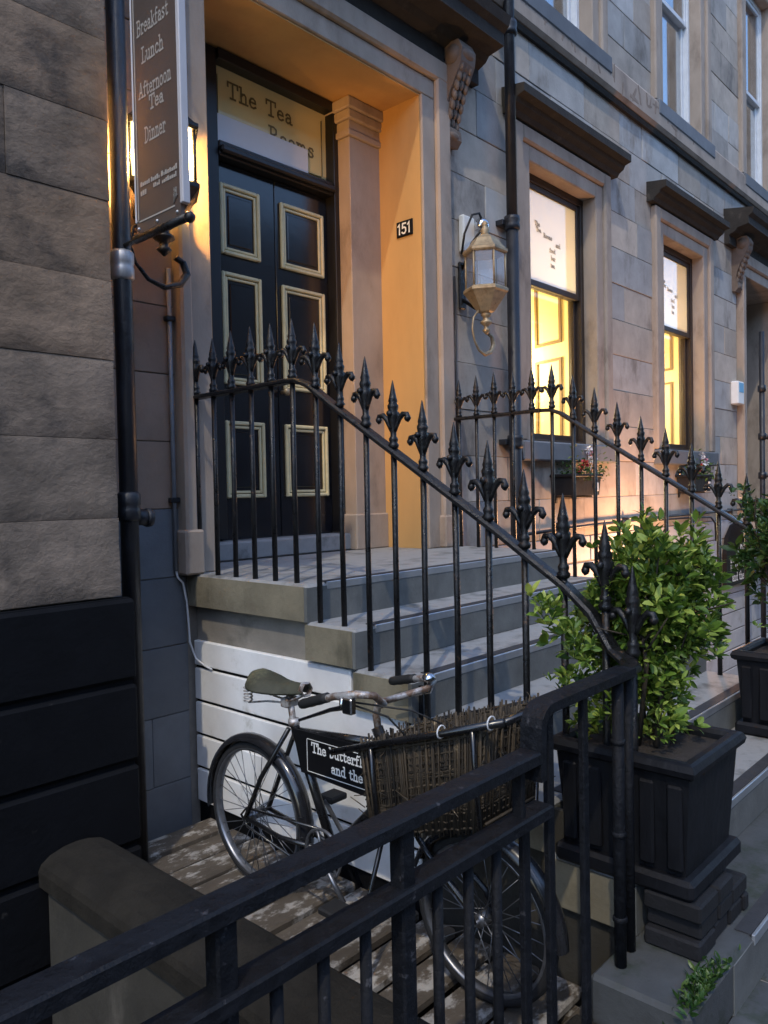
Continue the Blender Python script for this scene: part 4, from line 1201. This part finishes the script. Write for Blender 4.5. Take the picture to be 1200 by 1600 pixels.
# ------------------------------------------------------------------ delivery bicycle
bk = thing('delivery_bicycle', 'old black delivery bicycle with leather saddle and front basket', 'bicycle', (1.85, -1.35, -1.5))
BX = 1.85
def wheel(yc, zc, r, nsp, seed):
    rnd = random.Random(seed)
    ring = lambda rr, n=48: [(BX, yc + rr * math.cos(2 * math.pi * k / n), zc + rr * math.sin(2 * math.pi * k / n)) for k in range(n)]
    w = MB().tube([(BX - .028, yc, zc), (BX + .028, yc, zc)], .02, 12)
    w.tube([(BX - .06, yc, zc), (BX + .06, yc, zc)], .007, 8)
    wo = w.build('wheel', 'rim_steel', bk)
    MB().tube(ring(r - .018), .018, 8, closed=True).build('tyre', 'tyre', wo)
    rm_ = MB(); n = 48
    prof = [(-.014, r - .036), (.014, r - .036), (.016, r - .022), (.006, r - .03), (-.006, r - .03), (-.016, r - .022)]
    vv = []; m = len(prof)
    for k in range(n):
        a = 2 * math.pi * k / n
        for u, rr in prof: vv.append((BX + u, yc + rr * math.cos(a), zc + rr * math.sin(a)))
    rm_.add(vv, [(k * m + j, k * m + (j + 1) % m, ((k + 1) % n) * m + (j + 1) % m, ((k + 1) % n) * m + j) for k in range(n) for j in range(m)], True)
    rm_.build('rim', 'rim_steel', wo)
    sp_ = MB()
    for k in range(nsp):
        a = 2 * math.pi * k / nsp + rnd.uniform(-.04, .04)
        s = 1 if k % 2 else -1
        b = a + s * 1.1 * (1 if (k // 2) % 2 else -1)
        sp_.tube([(BX + s * .022, yc + .019 * math.cos(b), zc + .019 * math.sin(b)), (BX, yc + (r - .035) * math.cos(a), zc + (r - .035) * math.sin(a))], .0016, 4)
    sp_.build('spokes', 'rim_steel', wo)
    return wo
RW = (-.815, -1.222, .277); FW = (-1.87, -1.253, .246)
wheel(*RW, 32, 1); wheel(*FW, 28, 2)
def guard(yc, zc, r, a0, a1):
    n = 26; mb = MB(); prof = [(-.03, -.016), (-.024, .0), (-.010, .008), (.010, .008), (.024, .0), (.03, -.016)]
    vv = []
    for k in range(n + 1):
        a = math.radians(a0 + (a1 - a0) * k / n)
        for dr in (0, -.003):
            for u, v in prof:
                vv.append((BX + u, yc + (r + v + dr) * math.cos(a), zc + (r + v + dr) * math.sin(a)))
    m = 2 * len(prof); fs = []
    order = list(range(6)) + list(range(11, 5, -1))
    for k in range(n):
        for j in range(12):
            j2 = (j + 1) % 12
            fs.append((k * m + order[j], k * m + order[j2], (k + 1) * m + order[j2], (k + 1) * m + order[j]))
    mb.add(vv, fs, True)
    return mb
guard(RW[0], RW[1], RW[2] + .02, -8, 195).build('mudguard', 'mudguard', bk)
guard(FW[0], FW[1], FW[2] + .02, 20, 180).build('mudguard', 'mudguard', bk)
BB = (BX, -1.235, -1.24); ST = (BX, -1.04, -.83); HT = (BX, -1.475, -.80); HB = (BX, -1.545, -.94)
fm = MB()
fm.tube([BB, ST], .0175, 10)
fm.tube([(BX, ST[1] - .005, ST[2] - .03), (BX, HT[1], HT[2] - .02)], .015, 10)
fm.tube([HB, BB], .017, 10)
fm.tube([(BX, -1.455, -.77), (BX, -1.56, -.965)], .02, 10)
for s in (-1, 1):
    fm.tube([(BX + s * .02, ST[1] + .005, ST[2] - .02), (BX + s * .05, RW[0] - .09, RW[1] + .17), (BX + s * .055, RW[0], RW[1])], .009, 8)
    fm.tube([(BX + s * .02, BB[1], BB[2]), (BX + s * .055, RW[0] - .2, RW[1] - .02), (BX + s * .055, RW[0], RW[1])], .009, 8)
fm.lathe((BX, BB[1], BB[2]), [(.02, -.04), (.024, -.035), (.024, .035), (.02, .04)], 12, 'x')
fm.build('frame', 'bike_black', bk)
fk = MB()
for s in (-1, 1):
    fk.tube([(BX + s * .03, -1.57, -.985), (BX + s * .045, -1.70, -1.10), (BX + s * .05, -1.84, -1.20), (BX + s * .05, FW[0], FW[1])], .010, 8)
fk.cbox(BX - .045, BX + .045, -1.59, -1.55, -1.0, -.965, .008)
fk.build('fork', 'bike_black', bk)
cr = MB()
ring = [(BX - .05, BB[1] + .085 * math.cos(2 * math.pi * k / 30), BB[2] + .085 * math.sin(2 * math.pi * k / 30)) for k in range(30)]
cr.tube(ring, .006, 6, closed=True)
for k in range(5):
    a = 2 * math.pi * k / 5
    cr.tube([(BX - .05, BB[1], BB[2]), (BX - .05, BB[1] + .085 * math.cos(a), BB[2] + .085 * math.sin(a))], .006, 5)
cr.tube([(BX - .065, BB[1], BB[2]), (BX - .07, BB[1] - .12, BB[2] - .12)], .009, 6)
cr.build('chainring', 'rim_steel', bk)
cr = MB()
cr.tube([(BX + .03, BB[1], BB[2]), (BX + .07, BB[1], BB[2]), (BX + .075, BB[1] + .12, BB[2] + .12)], .009, 6)
cr.build('crank', 'rim_steel', bk)
cr = MB()
cr.cbox(BX - .16, BX - .075, BB[1] - .16, BB[1] - .085, BB[2] - .132, BB[2] - .108, .006)
cr.build('pedal', 'rubber_grip', bk)
cr = MB()
cr.cbox(BX + .075, BX + .16, BB[1] + .085, BB[1] + .16, BB[2] + .108, BB[2] + .132, .006)
cr.build('pedal', 'rubber_grip', bk)
chn = MB()
chn.tube([(BX - .05, BB[1], BB[2] + .085), (BX - .05, RW[0], RW[1] + .035), (BX - .05, RW[0] + .035, RW[1]), (BX - .05, RW[0], RW[1] - .035), (BX - .05, BB[1], BB[2] - .085)], .005, 5)
chn.build('chain', 'bike_black', bk)
sp_ = MB().tube([(BX, ST[1] - .01, ST[2] - .06), (BX, ST[1] + .022, ST[2] + .10)], .0125, 10)
sp_.lathe((BX, ST[1] - .002, ST[2] + .002), [(.02, -.012), (.022, 0), (.02, .012)], 10)
sp_.build('seat_post', 'rusty_steel', bk)
# leather saddle: broad sprung rear, narrow nose
sd = MB(); ys = -.825; n = 15; m = 13; vv = []
def sad_w(t): return .098 * (1 - t) ** .55 * .98 + .017 if t < .999 else .012
for i in range(n):
    t = i / (n - 1)
    w_ = .09 * (math.sin(math.pi * min(1, (t + .10) * 2.0) / 2) if t < .4 else 1.0) * ((1 - max(0, t - .12) / .88) ** 1.25) + .022
    zc = -.695 + .030 * (1 - t) * (1 - t) * 1.0 - .008 * math.sin(math.pi * t) + .010 * t + (.0 if t > .05 else -.012)
    for j in range(m):
        a = math.pi * j / (m - 1)
        u = -math.cos(a) * w_
        drop = (abs(math.cos(a)) ** 3.0) * (.030 + .018 * (1 - t))
        vv.append((BX + u, ys - .29 * t, zc + .008 - drop))
nb_ = len(vv)
vv += [(a, b, c - .006) for a, b, c in vv]
fs = []
for i in range(n - 1):
    for j in range(m - 1):
        fs.append((i * m + j, i * m + j + 1, (i + 1) * m + j + 1, (i + 1) * m + j))
        fs.append((nb_ + i * m + j, nb_ + (i + 1) * m + j, nb_ + (i + 1) * m + j + 1, nb_ + i * m + j + 1))
for j in range(m - 1):
    fs.append((j, nb_ + j, nb_ + j + 1, j + 1))
    q = (n - 1) * m
    fs.append((q + j, q + j + 1, nb_ + q + j + 1, nb_ + q + j))
for i in range(n - 1):
    fs.append((i * m, (i + 1) * m, nb_ + (i + 1) * m, nb_ + i * m))
    q = m - 1
    fs.append((i * m + q, nb_ + i * m + q, nb_ + (i + 1) * m + q, (i + 1) * m + q))
sd.add(vv, fs, True)
sdo = sd.build('saddle', 'leather', bk)
spg = MB()
for s in (-1, 1):
    spg.tube([(BX + s * .06 + .016 * math.cos(k * 1.05), -.855 + .016 * math.sin(k * 1.05), -.775 + .0021 * k) for k in range(30)], .0035, 5)
    spg.tube([(BX + s * .06, -.855, -.775), (BX + s * .03, -.93, -.765), (BX + s * .02, -1.02, -.758), (BX + s * .016, -1.10, -.72)], .004, 5)
for k in range(3):
    spg.tube([(BX + .025 * math.cos(a_ := math.radians(60 * i)), -1.10 - .008 * k, -.70 + .025 * math.sin(a_)) for i in range(7)], .003, 5)
spg.cbox(BX - .03, BX + .03, -1.04, -1.0, -.775, -.74, .005)
spg.build('springs', 'rusty_steel', sdo)
# handlebar
hb = MB()
hb.tube([(BX, -1.462, -.78), (BX, -1.452, -.73), (BX, -1.462, -.695), (BX, -1.49, -.678)], .0125, 10)
hb.tube([(1.60, -1.395, -.648), (1.60, -1.52, -.606), (1.606, -1.60, -.588), (1.64, -1.645, -.592), (1.70, -1.625, -.632), (1.77, -1.545, -.665), (1.85, -1.49, -.678), (1.93, -1.51, -.672), (1.99, -1.555, -.655), (2.03, -1.55, -.64), (2.045, -1.49, -.64), (2.045, -1.36, -.668)], .0115, 10)
hb.build('handlebar', 'rusty_steel', bk)
for pa, pb in (((1.60, -1.37, -.655), (1.60, -1.49, -.614)), ((2.045, -1.345, -.672), (2.045, -1.455, -.646))):
    g_ = MB(); d = Vector(pb) - Vector(pa)
    g_.tube([Vector(pa) + d * (k / 7) for k in range(8)], [.014, .0165, .0155, .017, .0155, .017, .0155, .016], 10)
    g_.build('grip', 'rubber_grip', bk)
lv = MB()
lv.tube([(1.60, -1.555, -.605), (1.60, -1.55, -.635), (1.602, -1.50, -.65), (1.61, -1.40, -.69), (1.612, -1.345, -.712)], [.012, .009, .007, .0055, .005], 8)
lv.build('brake_lever', 'chrome', bk)
lv = MB()
lv.tube([(2.045, -1.53, -.645), (2.045, -1.52, -.68), (2.045, -1.42, -.71), (2.045, -1.35, -.735)], [.012, .009, .007, .005], 8)
MB().cbox(1.588, 1.612, -1.60, -1.56, -.648, -.60, .004).build('lever_clamp', 'chrome', bk)
lv.build('brake_lever', 'chrome', bk)
cbl = MB()
cbl.tube([(1.61, -1.56, -.62), (1.68, -1.66, -.66), (1.76, -1.68, -.75), (1.82, -1.60, -.88)], .003, 5)
cbl.tube([(1.61, -1.57, -.615), (1.72, -1.72, -.64), (1.82, -1.77, -.70), (1.85, -1.72, -.86)], .003, 5)
cbl.build('brake_cable', 'rubber_grip', bk)
bell = MB().lathe((2.0, -1.555, -.633), [(.006, -.01), (.008, 0), (.024, .006), (.024, .014), (.015, .026), (.001, .03)], 12)
bell.build('bell', 'chrome', bk)
# advertising panel in the frame
pn = MB().extrude([(-1.062, -.842), (-1.45, -.835), (-1.47, -.955), (-1.42, -1.0), (-1.105, -.99)], 'x', BX - .026, BX - .016)
pno = pn.build('name_panel', 'black_panel', bk)
lt = MB()
line('lettering', 'lettering_white', pno, 'The butterfly', (BX - .026, -1.165, -.905), (0, -1, 0), (0, 0, 1), (-1, 0, 0), .033, .0052, sp=.05)
line('lettering', 'lettering_white', pno, 'and the pig', (BX - .026, -1.262, -.958), (0, -1, 0), (0, 0, 1), (-1, 0, 0), .033, .0052, sp=.05)
for (ya, yb, za, zb) in ((-1.142, -1.44, -.8615, -.8635), (-1.142, -1.44, -.976, -.978), (-1.14, -1.142, -.864, -.976)):
    lt.box(BX - .0285, BX - .0270, min(ya, yb), max(ya, yb), min(za, zb), max(za, zb))
lt.build('border', 'lettering_white', pno)
# basket carrier and wicker basket (tilted up towards the street)
BT = lambda x, y, z: (x, y, z)
yb0, yb1, xb0, xb1 = -1.60, -2.04, 1.625, 1.90
sl = .33
ztop = lambda y: -.745 + (-1.60 - y) * sl
hgt = .27
car = MB()
car.tube([(1.603, -1.50, ztop(-1.5) + .0), (1.603, -1.8, ztop(-1.8)), (1.603, -2.12, ztop(-2.12))], .0105, 8)
car.tube([(1.925, -1.56, ztop(-1.56)), (1.925, -2.12, ztop(-2.12))], .0105, 8)
car.tube([(1.603, -2.12, ztop(-2.12)), (1.925, -2.12, ztop(-2.12))], .0105, 8)
for y in (-1.66, -2.02):
    car.tube([(1.603, y, ztop(y)), (1.63, y, ztop(y) - hgt - .02), (1.90, y, ztop(y) - hgt - .02), (1.925, y, ztop(y))], .008, 8)
car.tube([(BX, -1.52, -.90), (BX, -1.66, ztop(-1.66) - hgt - .02)], .010, 8)
car.tube([(BX, -1.55, -.96), (BX, -1.9, ztop(-1.9) - hgt - .02)], .010, 8)
car.build('carrier', 'bike_black', bk)
wk = MB(); rnd = random.Random(12)
def wall_pts(n):
    per = []
    for i in range(n):
        u = i / n * (2 * (yb0 - yb1) + 2 * (xb1 - xb0))
        a, b = yb0 - yb1, xb1 - xb0
        if u < a: per.append((xb0, yb0 - u))
        elif u < a + b: per.append((xb0 + (u - a), yb1))
        elif u < 2 * a + b: per.append((xb1, yb1 + (u - a - b)))
        else: per.append((xb1 - (u - 2 * a - b), yb0))
    return per
cxb, cyb = (xb0 + xb1) / 2, (yb0 + yb1) / 2
def inset(x, y, k): return (cxb + (x - cxb) * k, cyb + (y - cyb) * k)
stk = wall_pts(430)
for (x, y) in stk:
    top = rnd.uniform(-.02, .028); r_ = rnd.uniform(.0016, .0034)
    jx, jy = rnd.uniform(-.006, .006), rnd.uniform(-.006, .006)
    xt, yt = inset(x, y, 1.0); xm, ym = inset(x, y, .95); xo, yo = inset(x, y, .90)
    wk.tube([(xo, yo, ztop(yo) - hgt + rnd.uniform(-.02, .01)), (xm + jx, ym + jy, ztop(ym) - hgt * .5), (xt + jx * 1.5, yt + jy * 1.5, ztop(yt) + top)], r_, 4)
for lay in range(26):
    f_ = lay / 25
    band = (lay % 9) < 3
    for rep in range(2 if band else 1):
        ph = lay % 2; k = 1.0 - .10 * f_
        pp_ = []
        base = wall_pts(120)
        for i, (x, y) in enumerate(base):
            o = (.006 if (i + ph) % 2 else -.006) if not band else .003
            xx, yy = inset(x, y, k + o * 2.2)
            pp_.append((xx, yy, ztop(yy) - hgt * (f_ * .97 + .02) + rnd.uniform(-.003, .003) + rep * .005))
        if band or lay % 2: wk.tube(pp_, rnd.uniform(.0026, .0036), 4, closed=True)
for e_ in (.0, .009):
    wk.tube([(*inset(x, y, 1.01 + e_ * .6), ztop(y) - .012 - e_) for x, y in wall_pts(60)], .005, 5, closed=True)
for i in range(46):       # broken ends sticking out
    x, y = rnd.choice(stk); f_ = rnd.random()
    xx, yy = inset(x, y, 1.01)
    a = Vector((xx, yy, ztop(yy) - hgt * f_ * .8))
    d = Vector((rnd.uniform(-.03, .0) if x < cxb else .0, rnd.uniform(-.06, .06), rnd.uniform(-.03, .04)))
    wk.tube([a, a + d], .0016, 4)
for i in range(24):
    y = yb0 + .01 + (yb1 - yb0 - .02) * i / 23
    wk.tube([(xb0 + .02, y * .9 + cyb * .1, ztop(y) - hgt), (xb1 - .02, y * .9 + cyb * .1, ztop(y) - hgt)], .0045, 4)
bko = wk.build('wicker_basket', 'wicker', bk, kind='stuff')
for y in (-1.92, -2.08):
    MB().tube([(1.603 + .017 * math.cos(a_), y, ztop(y) + .004 + .017 * math.sin(a_)) for a_ in [2 * math.pi * i / 12 for i in range(12)]], .0022, 5, closed=True).build('cable_tie', 'tie_white', bk)
MB().tube([(BX - .05, -1.56, -.965), (1.68, -1.56, -1.25), (1.66, -1.56, -1.50)], .008, 8).build('prop_stand', 'bike_black', bk)

# ------------------------------------------------------------------ planters and shrubs
def planter(x0, x1, y0, y1, zb, zt, label, blocks):
    t = thing('planter_box', label, 'planter', ((x0 + x1) / 2, (y0 + y1) / 2, zb), 'black planters at the foot of the steps')
    b = MB(); k = .02
    def frus(mb, e0, z0, e1, z1):
        mb.add([(x0 + e0, y0 + e0, z0), (x1 - e0, y0 + e0, z0), (x1 - e0, y1 - e0, z0), (x0 + e0, y1 - e0, z0),
                (x0 + e1, y0 + e1, z1), (x1 - e1, y0 + e1, z1), (x1 - e1, y1 - e1, z1), (x0 + e1, y1 - e1, z1)],
               [(3, 2, 1, 0), (0, 1, 5, 4), (1, 2, 6, 5), (2, 3, 7, 6), (3, 0, 4, 7), (4, 5, 6, 7)])
    frus(b, .038, zb + .05, .018, zt - .045)
    body = b.build('box', 'planter_black', t)
    for i in range(5):
        for face in ('y',):
            if face == 'x':
                xx = x0 + .07 + (x1 - x0 - .14) * i / 4
                MB().cbox(xx - .022, xx + .022, y0 + .012, y0 + .03, zb + .075, zt - .07, .006).build('slat', 'planter_black', body)
            else:
                yy = y0 + .06 + (y1 - y0 - .12) * i / 4
                MB().cbox(x0 + .012, x0 + .03, yy - .022, yy + .022, zb + .075, zt - .07, .006).build('slat', 'planter_black', body)
    r = MB(); w_ = .042
    prof = [(.012, zt - .045), (.0, zt - .036), (-.004, zt - .02), (.004, zt - .004), (.014, zt), (.034, zt - .002), (.042, zt - .014), (.042, zt - .045)]
    vv = []
    for (sx_, sy_, px_, py_) in ((1, 1, x0, y0), (-1, 1, x1, y0), (-1, -1, x1, y1), (1, -1, x0, y1)):
        for e_, z_ in prof: vv.append((px_ + sx_ * e_, py_ + sy_ * e_, z_))
    m8 = len(prof)
    r.add(vv, [(k * m8 + j, ((k + 1) % 4) * m8 + j, ((k + 1) % 4) * m8 + (j + 1) % m8, k * m8 + (j + 1) % m8) for k in range(4) for j in range(m8)])
    r.build('rim', 'planter_black', t)
    f = MB()
    f.cbox(x0 + .008, x1 - .008, y0 + .008, y1 - .008, zb, zb + .055, .012)
    f.build('foot_moulding', 'planter_black', t)
    MB().box(x0 + w_, x1 - w_, y0 + w_, y1 - w_, zt - .05, zt - .03).build('soil', 'soil', t)
    return t
P1 = planter(2.075, 2.485, -2.40, -1.96, -1.133, -.752, 'black wooden planter holding the bushy shrub by the scrolled railing', True)
P2 = planter(3.675, 4.085, -2.38, -1.96, -1.133, -.752, 'black wooden planter at the far side of the steps', False)
# bricks propping the front edge of the near planter
rnd = random.Random(9)
bst = thing('brick_stack', 'stack of dark bricks propping the front of the planter by the scrolled railing', 'bricks', (2.28, -2.34, -1.29))
for k, z in enumerate((-1.289, -1.237, -1.185)):
    xx = 2.088 + (k % 2) * .02
    while xx < 2.44:
        w_ = rnd.uniform(.10, .15)
        if not (k == 2 and 2.28 < xx < 2.36):
            MB().cbox(xx, min(xx + w_, 2.475), -2.405 + rnd.uniform(-.008, .006), -2.25, z, z + .0495, .006).build('brick', 'brick_dark', bst)
        xx += w_ + .006

def shrub(cx_, cy_, z0, label, seed, rad, height, lean, nros, matn, sprig=False):
    rnd = random.Random(seed)
    t = thing('shrub', label, 'shrub', (cx_, cy_, z0), 'leafy shrubs in the black planters')
    stem = MB(); lf = MB()
    tips = []
    nst = 9
    for i in range(nst):
        a = 2 * math.pi * i / nst + rnd.uniform(-.3, .3)
        r0 = rnd.uniform(.02, .09); r1 = rad * rnd.uniform(.35, .85)
        hh = height * rnd.uniform(.55, .95)
        p0 = Vector((cx_ + r0 * math.cos(a), cy_ + r0 * math.sin(a), z0))
        p2 = Vector((cx_ + lean[0] * .8 + r1 * math.cos(a), cy_ + lean[1] * .8 + r1 * math.sin(a) * .8, z0 + hh))
        p1 = (p0 + p2) / 2 + Vector((rnd.uniform(-.05, .05), rnd.uniform(-.05, .05), .05))
        stem.tube([p0, p1, p2], [.009, .007, .003], 6)
        for k in range(7):
            f_ = rnd.uniform(.35, 1); q = p0.lerp(p1, min(1, f_ * 2)) if f_ < .5 else p1.lerp(p2, f_ * 2 - 1)
            e = q + Vector((rnd.gauss(0, .09), rnd.gauss(0, .08), rnd.uniform(.02, .12)))
            stem.tube([q, e], [.004, .002], 5)
    n = 0; ncl = nros // 17
    while n < ncl:
        d = Vector((rnd.gauss(0, 1), rnd.gauss(0, 1), rnd.gauss(0, 1))).normalized()
        rr = rnd.uniform(.45, 1.12)
        hz = .5 + .5 * d.z * min(1, rr)
        tap = .5 + .5 * min(1.0, max(0, hz + .1) * 1.6)
        c = Vector((cx_ + lean[0] * (hz + .2) + d.x * rr * rad * tap, cy_ + lean[1] * (hz + .2) + d.y * rr * rad * .85 * tap, z0 + .09 + height * .5 + d.z * rr * height * .5))
        if c.z < z0 + .06 or (c.y < -2.15 and c.z < -.40 and c.x < 2.24): continue
        n += 1
        sg_ = rnd.uniform(.020, .040); big = rnd.uniform(.8, 1.25)
        for q in range(rnd.randint(10, 22)):
            p = c + Vector((rnd.gauss(0, sg_), rnd.gauss(0, sg_), rnd.gauss(0, sg_ * 1.2)))
            out = (d * .7 + Vector((0, 0, .7)) + Vector((rnd.gauss(0, .35), rnd.gauss(0, .35), rnd.gauss(0, .3)))).normalized()
            rosette(lf, p, out, rnd, big * (rnd.uniform(.024, .040) if seed == 31 else rnd.uniform(.03, .05)))
        stem.tube([Vector((cx_ + lean[0] * .4, cy_, z0 + .12)).lerp(c, .35) + Vector((rnd.gauss(0, .02), rnd.gauss(0, .02), 0)), c], [.004, .002], 5)
    for q in range(130 if seed == 31 else 70):       # low leaves round the stems
        a = rnd.uniform(0, 2 * math.pi); r_ = rnd.uniform(.05, .17); zz = rnd.uniform(.03, .26)
        p = Vector((cx_ + lean[0] * .35 + r_ * math.cos(a), cy_ + r_ * .8 * math.sin(a), z0 + zz))
        if p.y < -2.19 and p.x < 2.16: continue
        rosette(lf, p, Vector((math.cos(a), math.sin(a), .6)).normalized(), rnd, rnd.uniform(.022, .036))
    for q in range(16):                                # young shoots standing out of the crown
        a = rnd.uniform(0, 2 * math.pi); r_ = rad * rnd.uniform(.2, 1.0)
        b0 = Vector((cx_ + lean[0] * 1.2 + r_ * math.cos(a), cy_ + r_ * .8 * math.sin(a), z0 + .05 + height * rnd.uniform(.7, .95) * (1.05 - .35 * r_ / rad)))
        tp = b0 + Vector((math.cos(a) * .05, math.sin(a) * .05, rnd.uniform(.05, .13)))
        for w_ in range(6): rosette(lf, b0.lerp(tp, w_ / 5), (tp - b0).normalized(), rnd, rnd.uniform(.026, .04))
    if sprig:
        for (base, tip, m) in sprig:
            base, tip = Vector(base), Vector(tip)
            stem_pts = [base.lerp(tip, k / 6) + Vector((0, 0, .02 * math.sin(k))) for k in range(7)]
            lf2 = MB()
            for k in range(m):
                f_ = rnd.uniform(.3, 1.0)
                p = base.lerp(tip, f_) + Vector((rnd.gauss(0, .03), rnd.gauss(0, .03), rnd.gauss(0, .025)))
                out = ((tip - base).normalized() + Vector((rnd.gauss(0, .6), rnd.gauss(0, .6), rnd.gauss(.3, .5)))).normalized()
                rosette(lf, p, out, rnd, rnd.uniform(.026, .042))
    stem.build('stems', 'bark', t)
    lf.build('foliage', matn, t, kind='stuff')
    return t
def rosette(mb, p, out, rnd, L_):
    n = rnd.randint(6, 8)
    u = out.orthogonal().normalized(); v = out.cross(u)
    for k in range(n):
        a = 2 * math.pi * k / n + rnd.uniform(-.3, .3)
        tilt = rnd.uniform(.35, 1.15)
        d = (out * math.cos(tilt) + (u * math.cos(a) + v * math.sin(a)) * math.sin(tilt)).normalized()
        leaf(mb, p + d * rnd.uniform(0, .012), d, L_ * rnd.choice((.5, .8, .95, 1.05, 1.25)) * rnd.uniform(.85, 1.15), rnd.uniform(.32, .52), rnd)
shrub(2.29, -2.17, -.775, 'bright green bushy shrub spilling over the railing from the near planter', 31, .215, .55, (.085, .01), 1500, 'leaf_shrub',
      sprig=[((2.28, -2.12, -.75), (1.90, -2.05, -.30), 50), ((2.25, -2.10, -.8), (1.98, -2.06, -.52), 34)])
shrub(3.97, -2.17, -.775, 'darker green shrub in the planter at the far side of the steps', 33, .29, .68, (.02, .0), 620, 'leaf_dark')
# moss and weeds at the foot of the steps
ms = MB(); rnd = random.Random(3)
for i in range(300):
    c = Vector((rnd.gauss(2.0, .07), min(-2.40, max(-2.465, rnd.gauss(-2.45, .02))), -1.29))
    d = Vector((rnd.gauss(0, .6), rnd.gauss(0, .6), 1)).normalized()
    leaf(ms, c, d, rnd.uniform(.012, .035), .35, rnd)
o = ms.build('weeds', 'leaf_dark', origin=(2.0, -2.45, -1.29), kind='stuff')
tag(o, 'green weeds and moss growing on the end of the bottom step', 'weeds')

for o in bpy.data.objects:
    if '_w' in o: del o['_w']
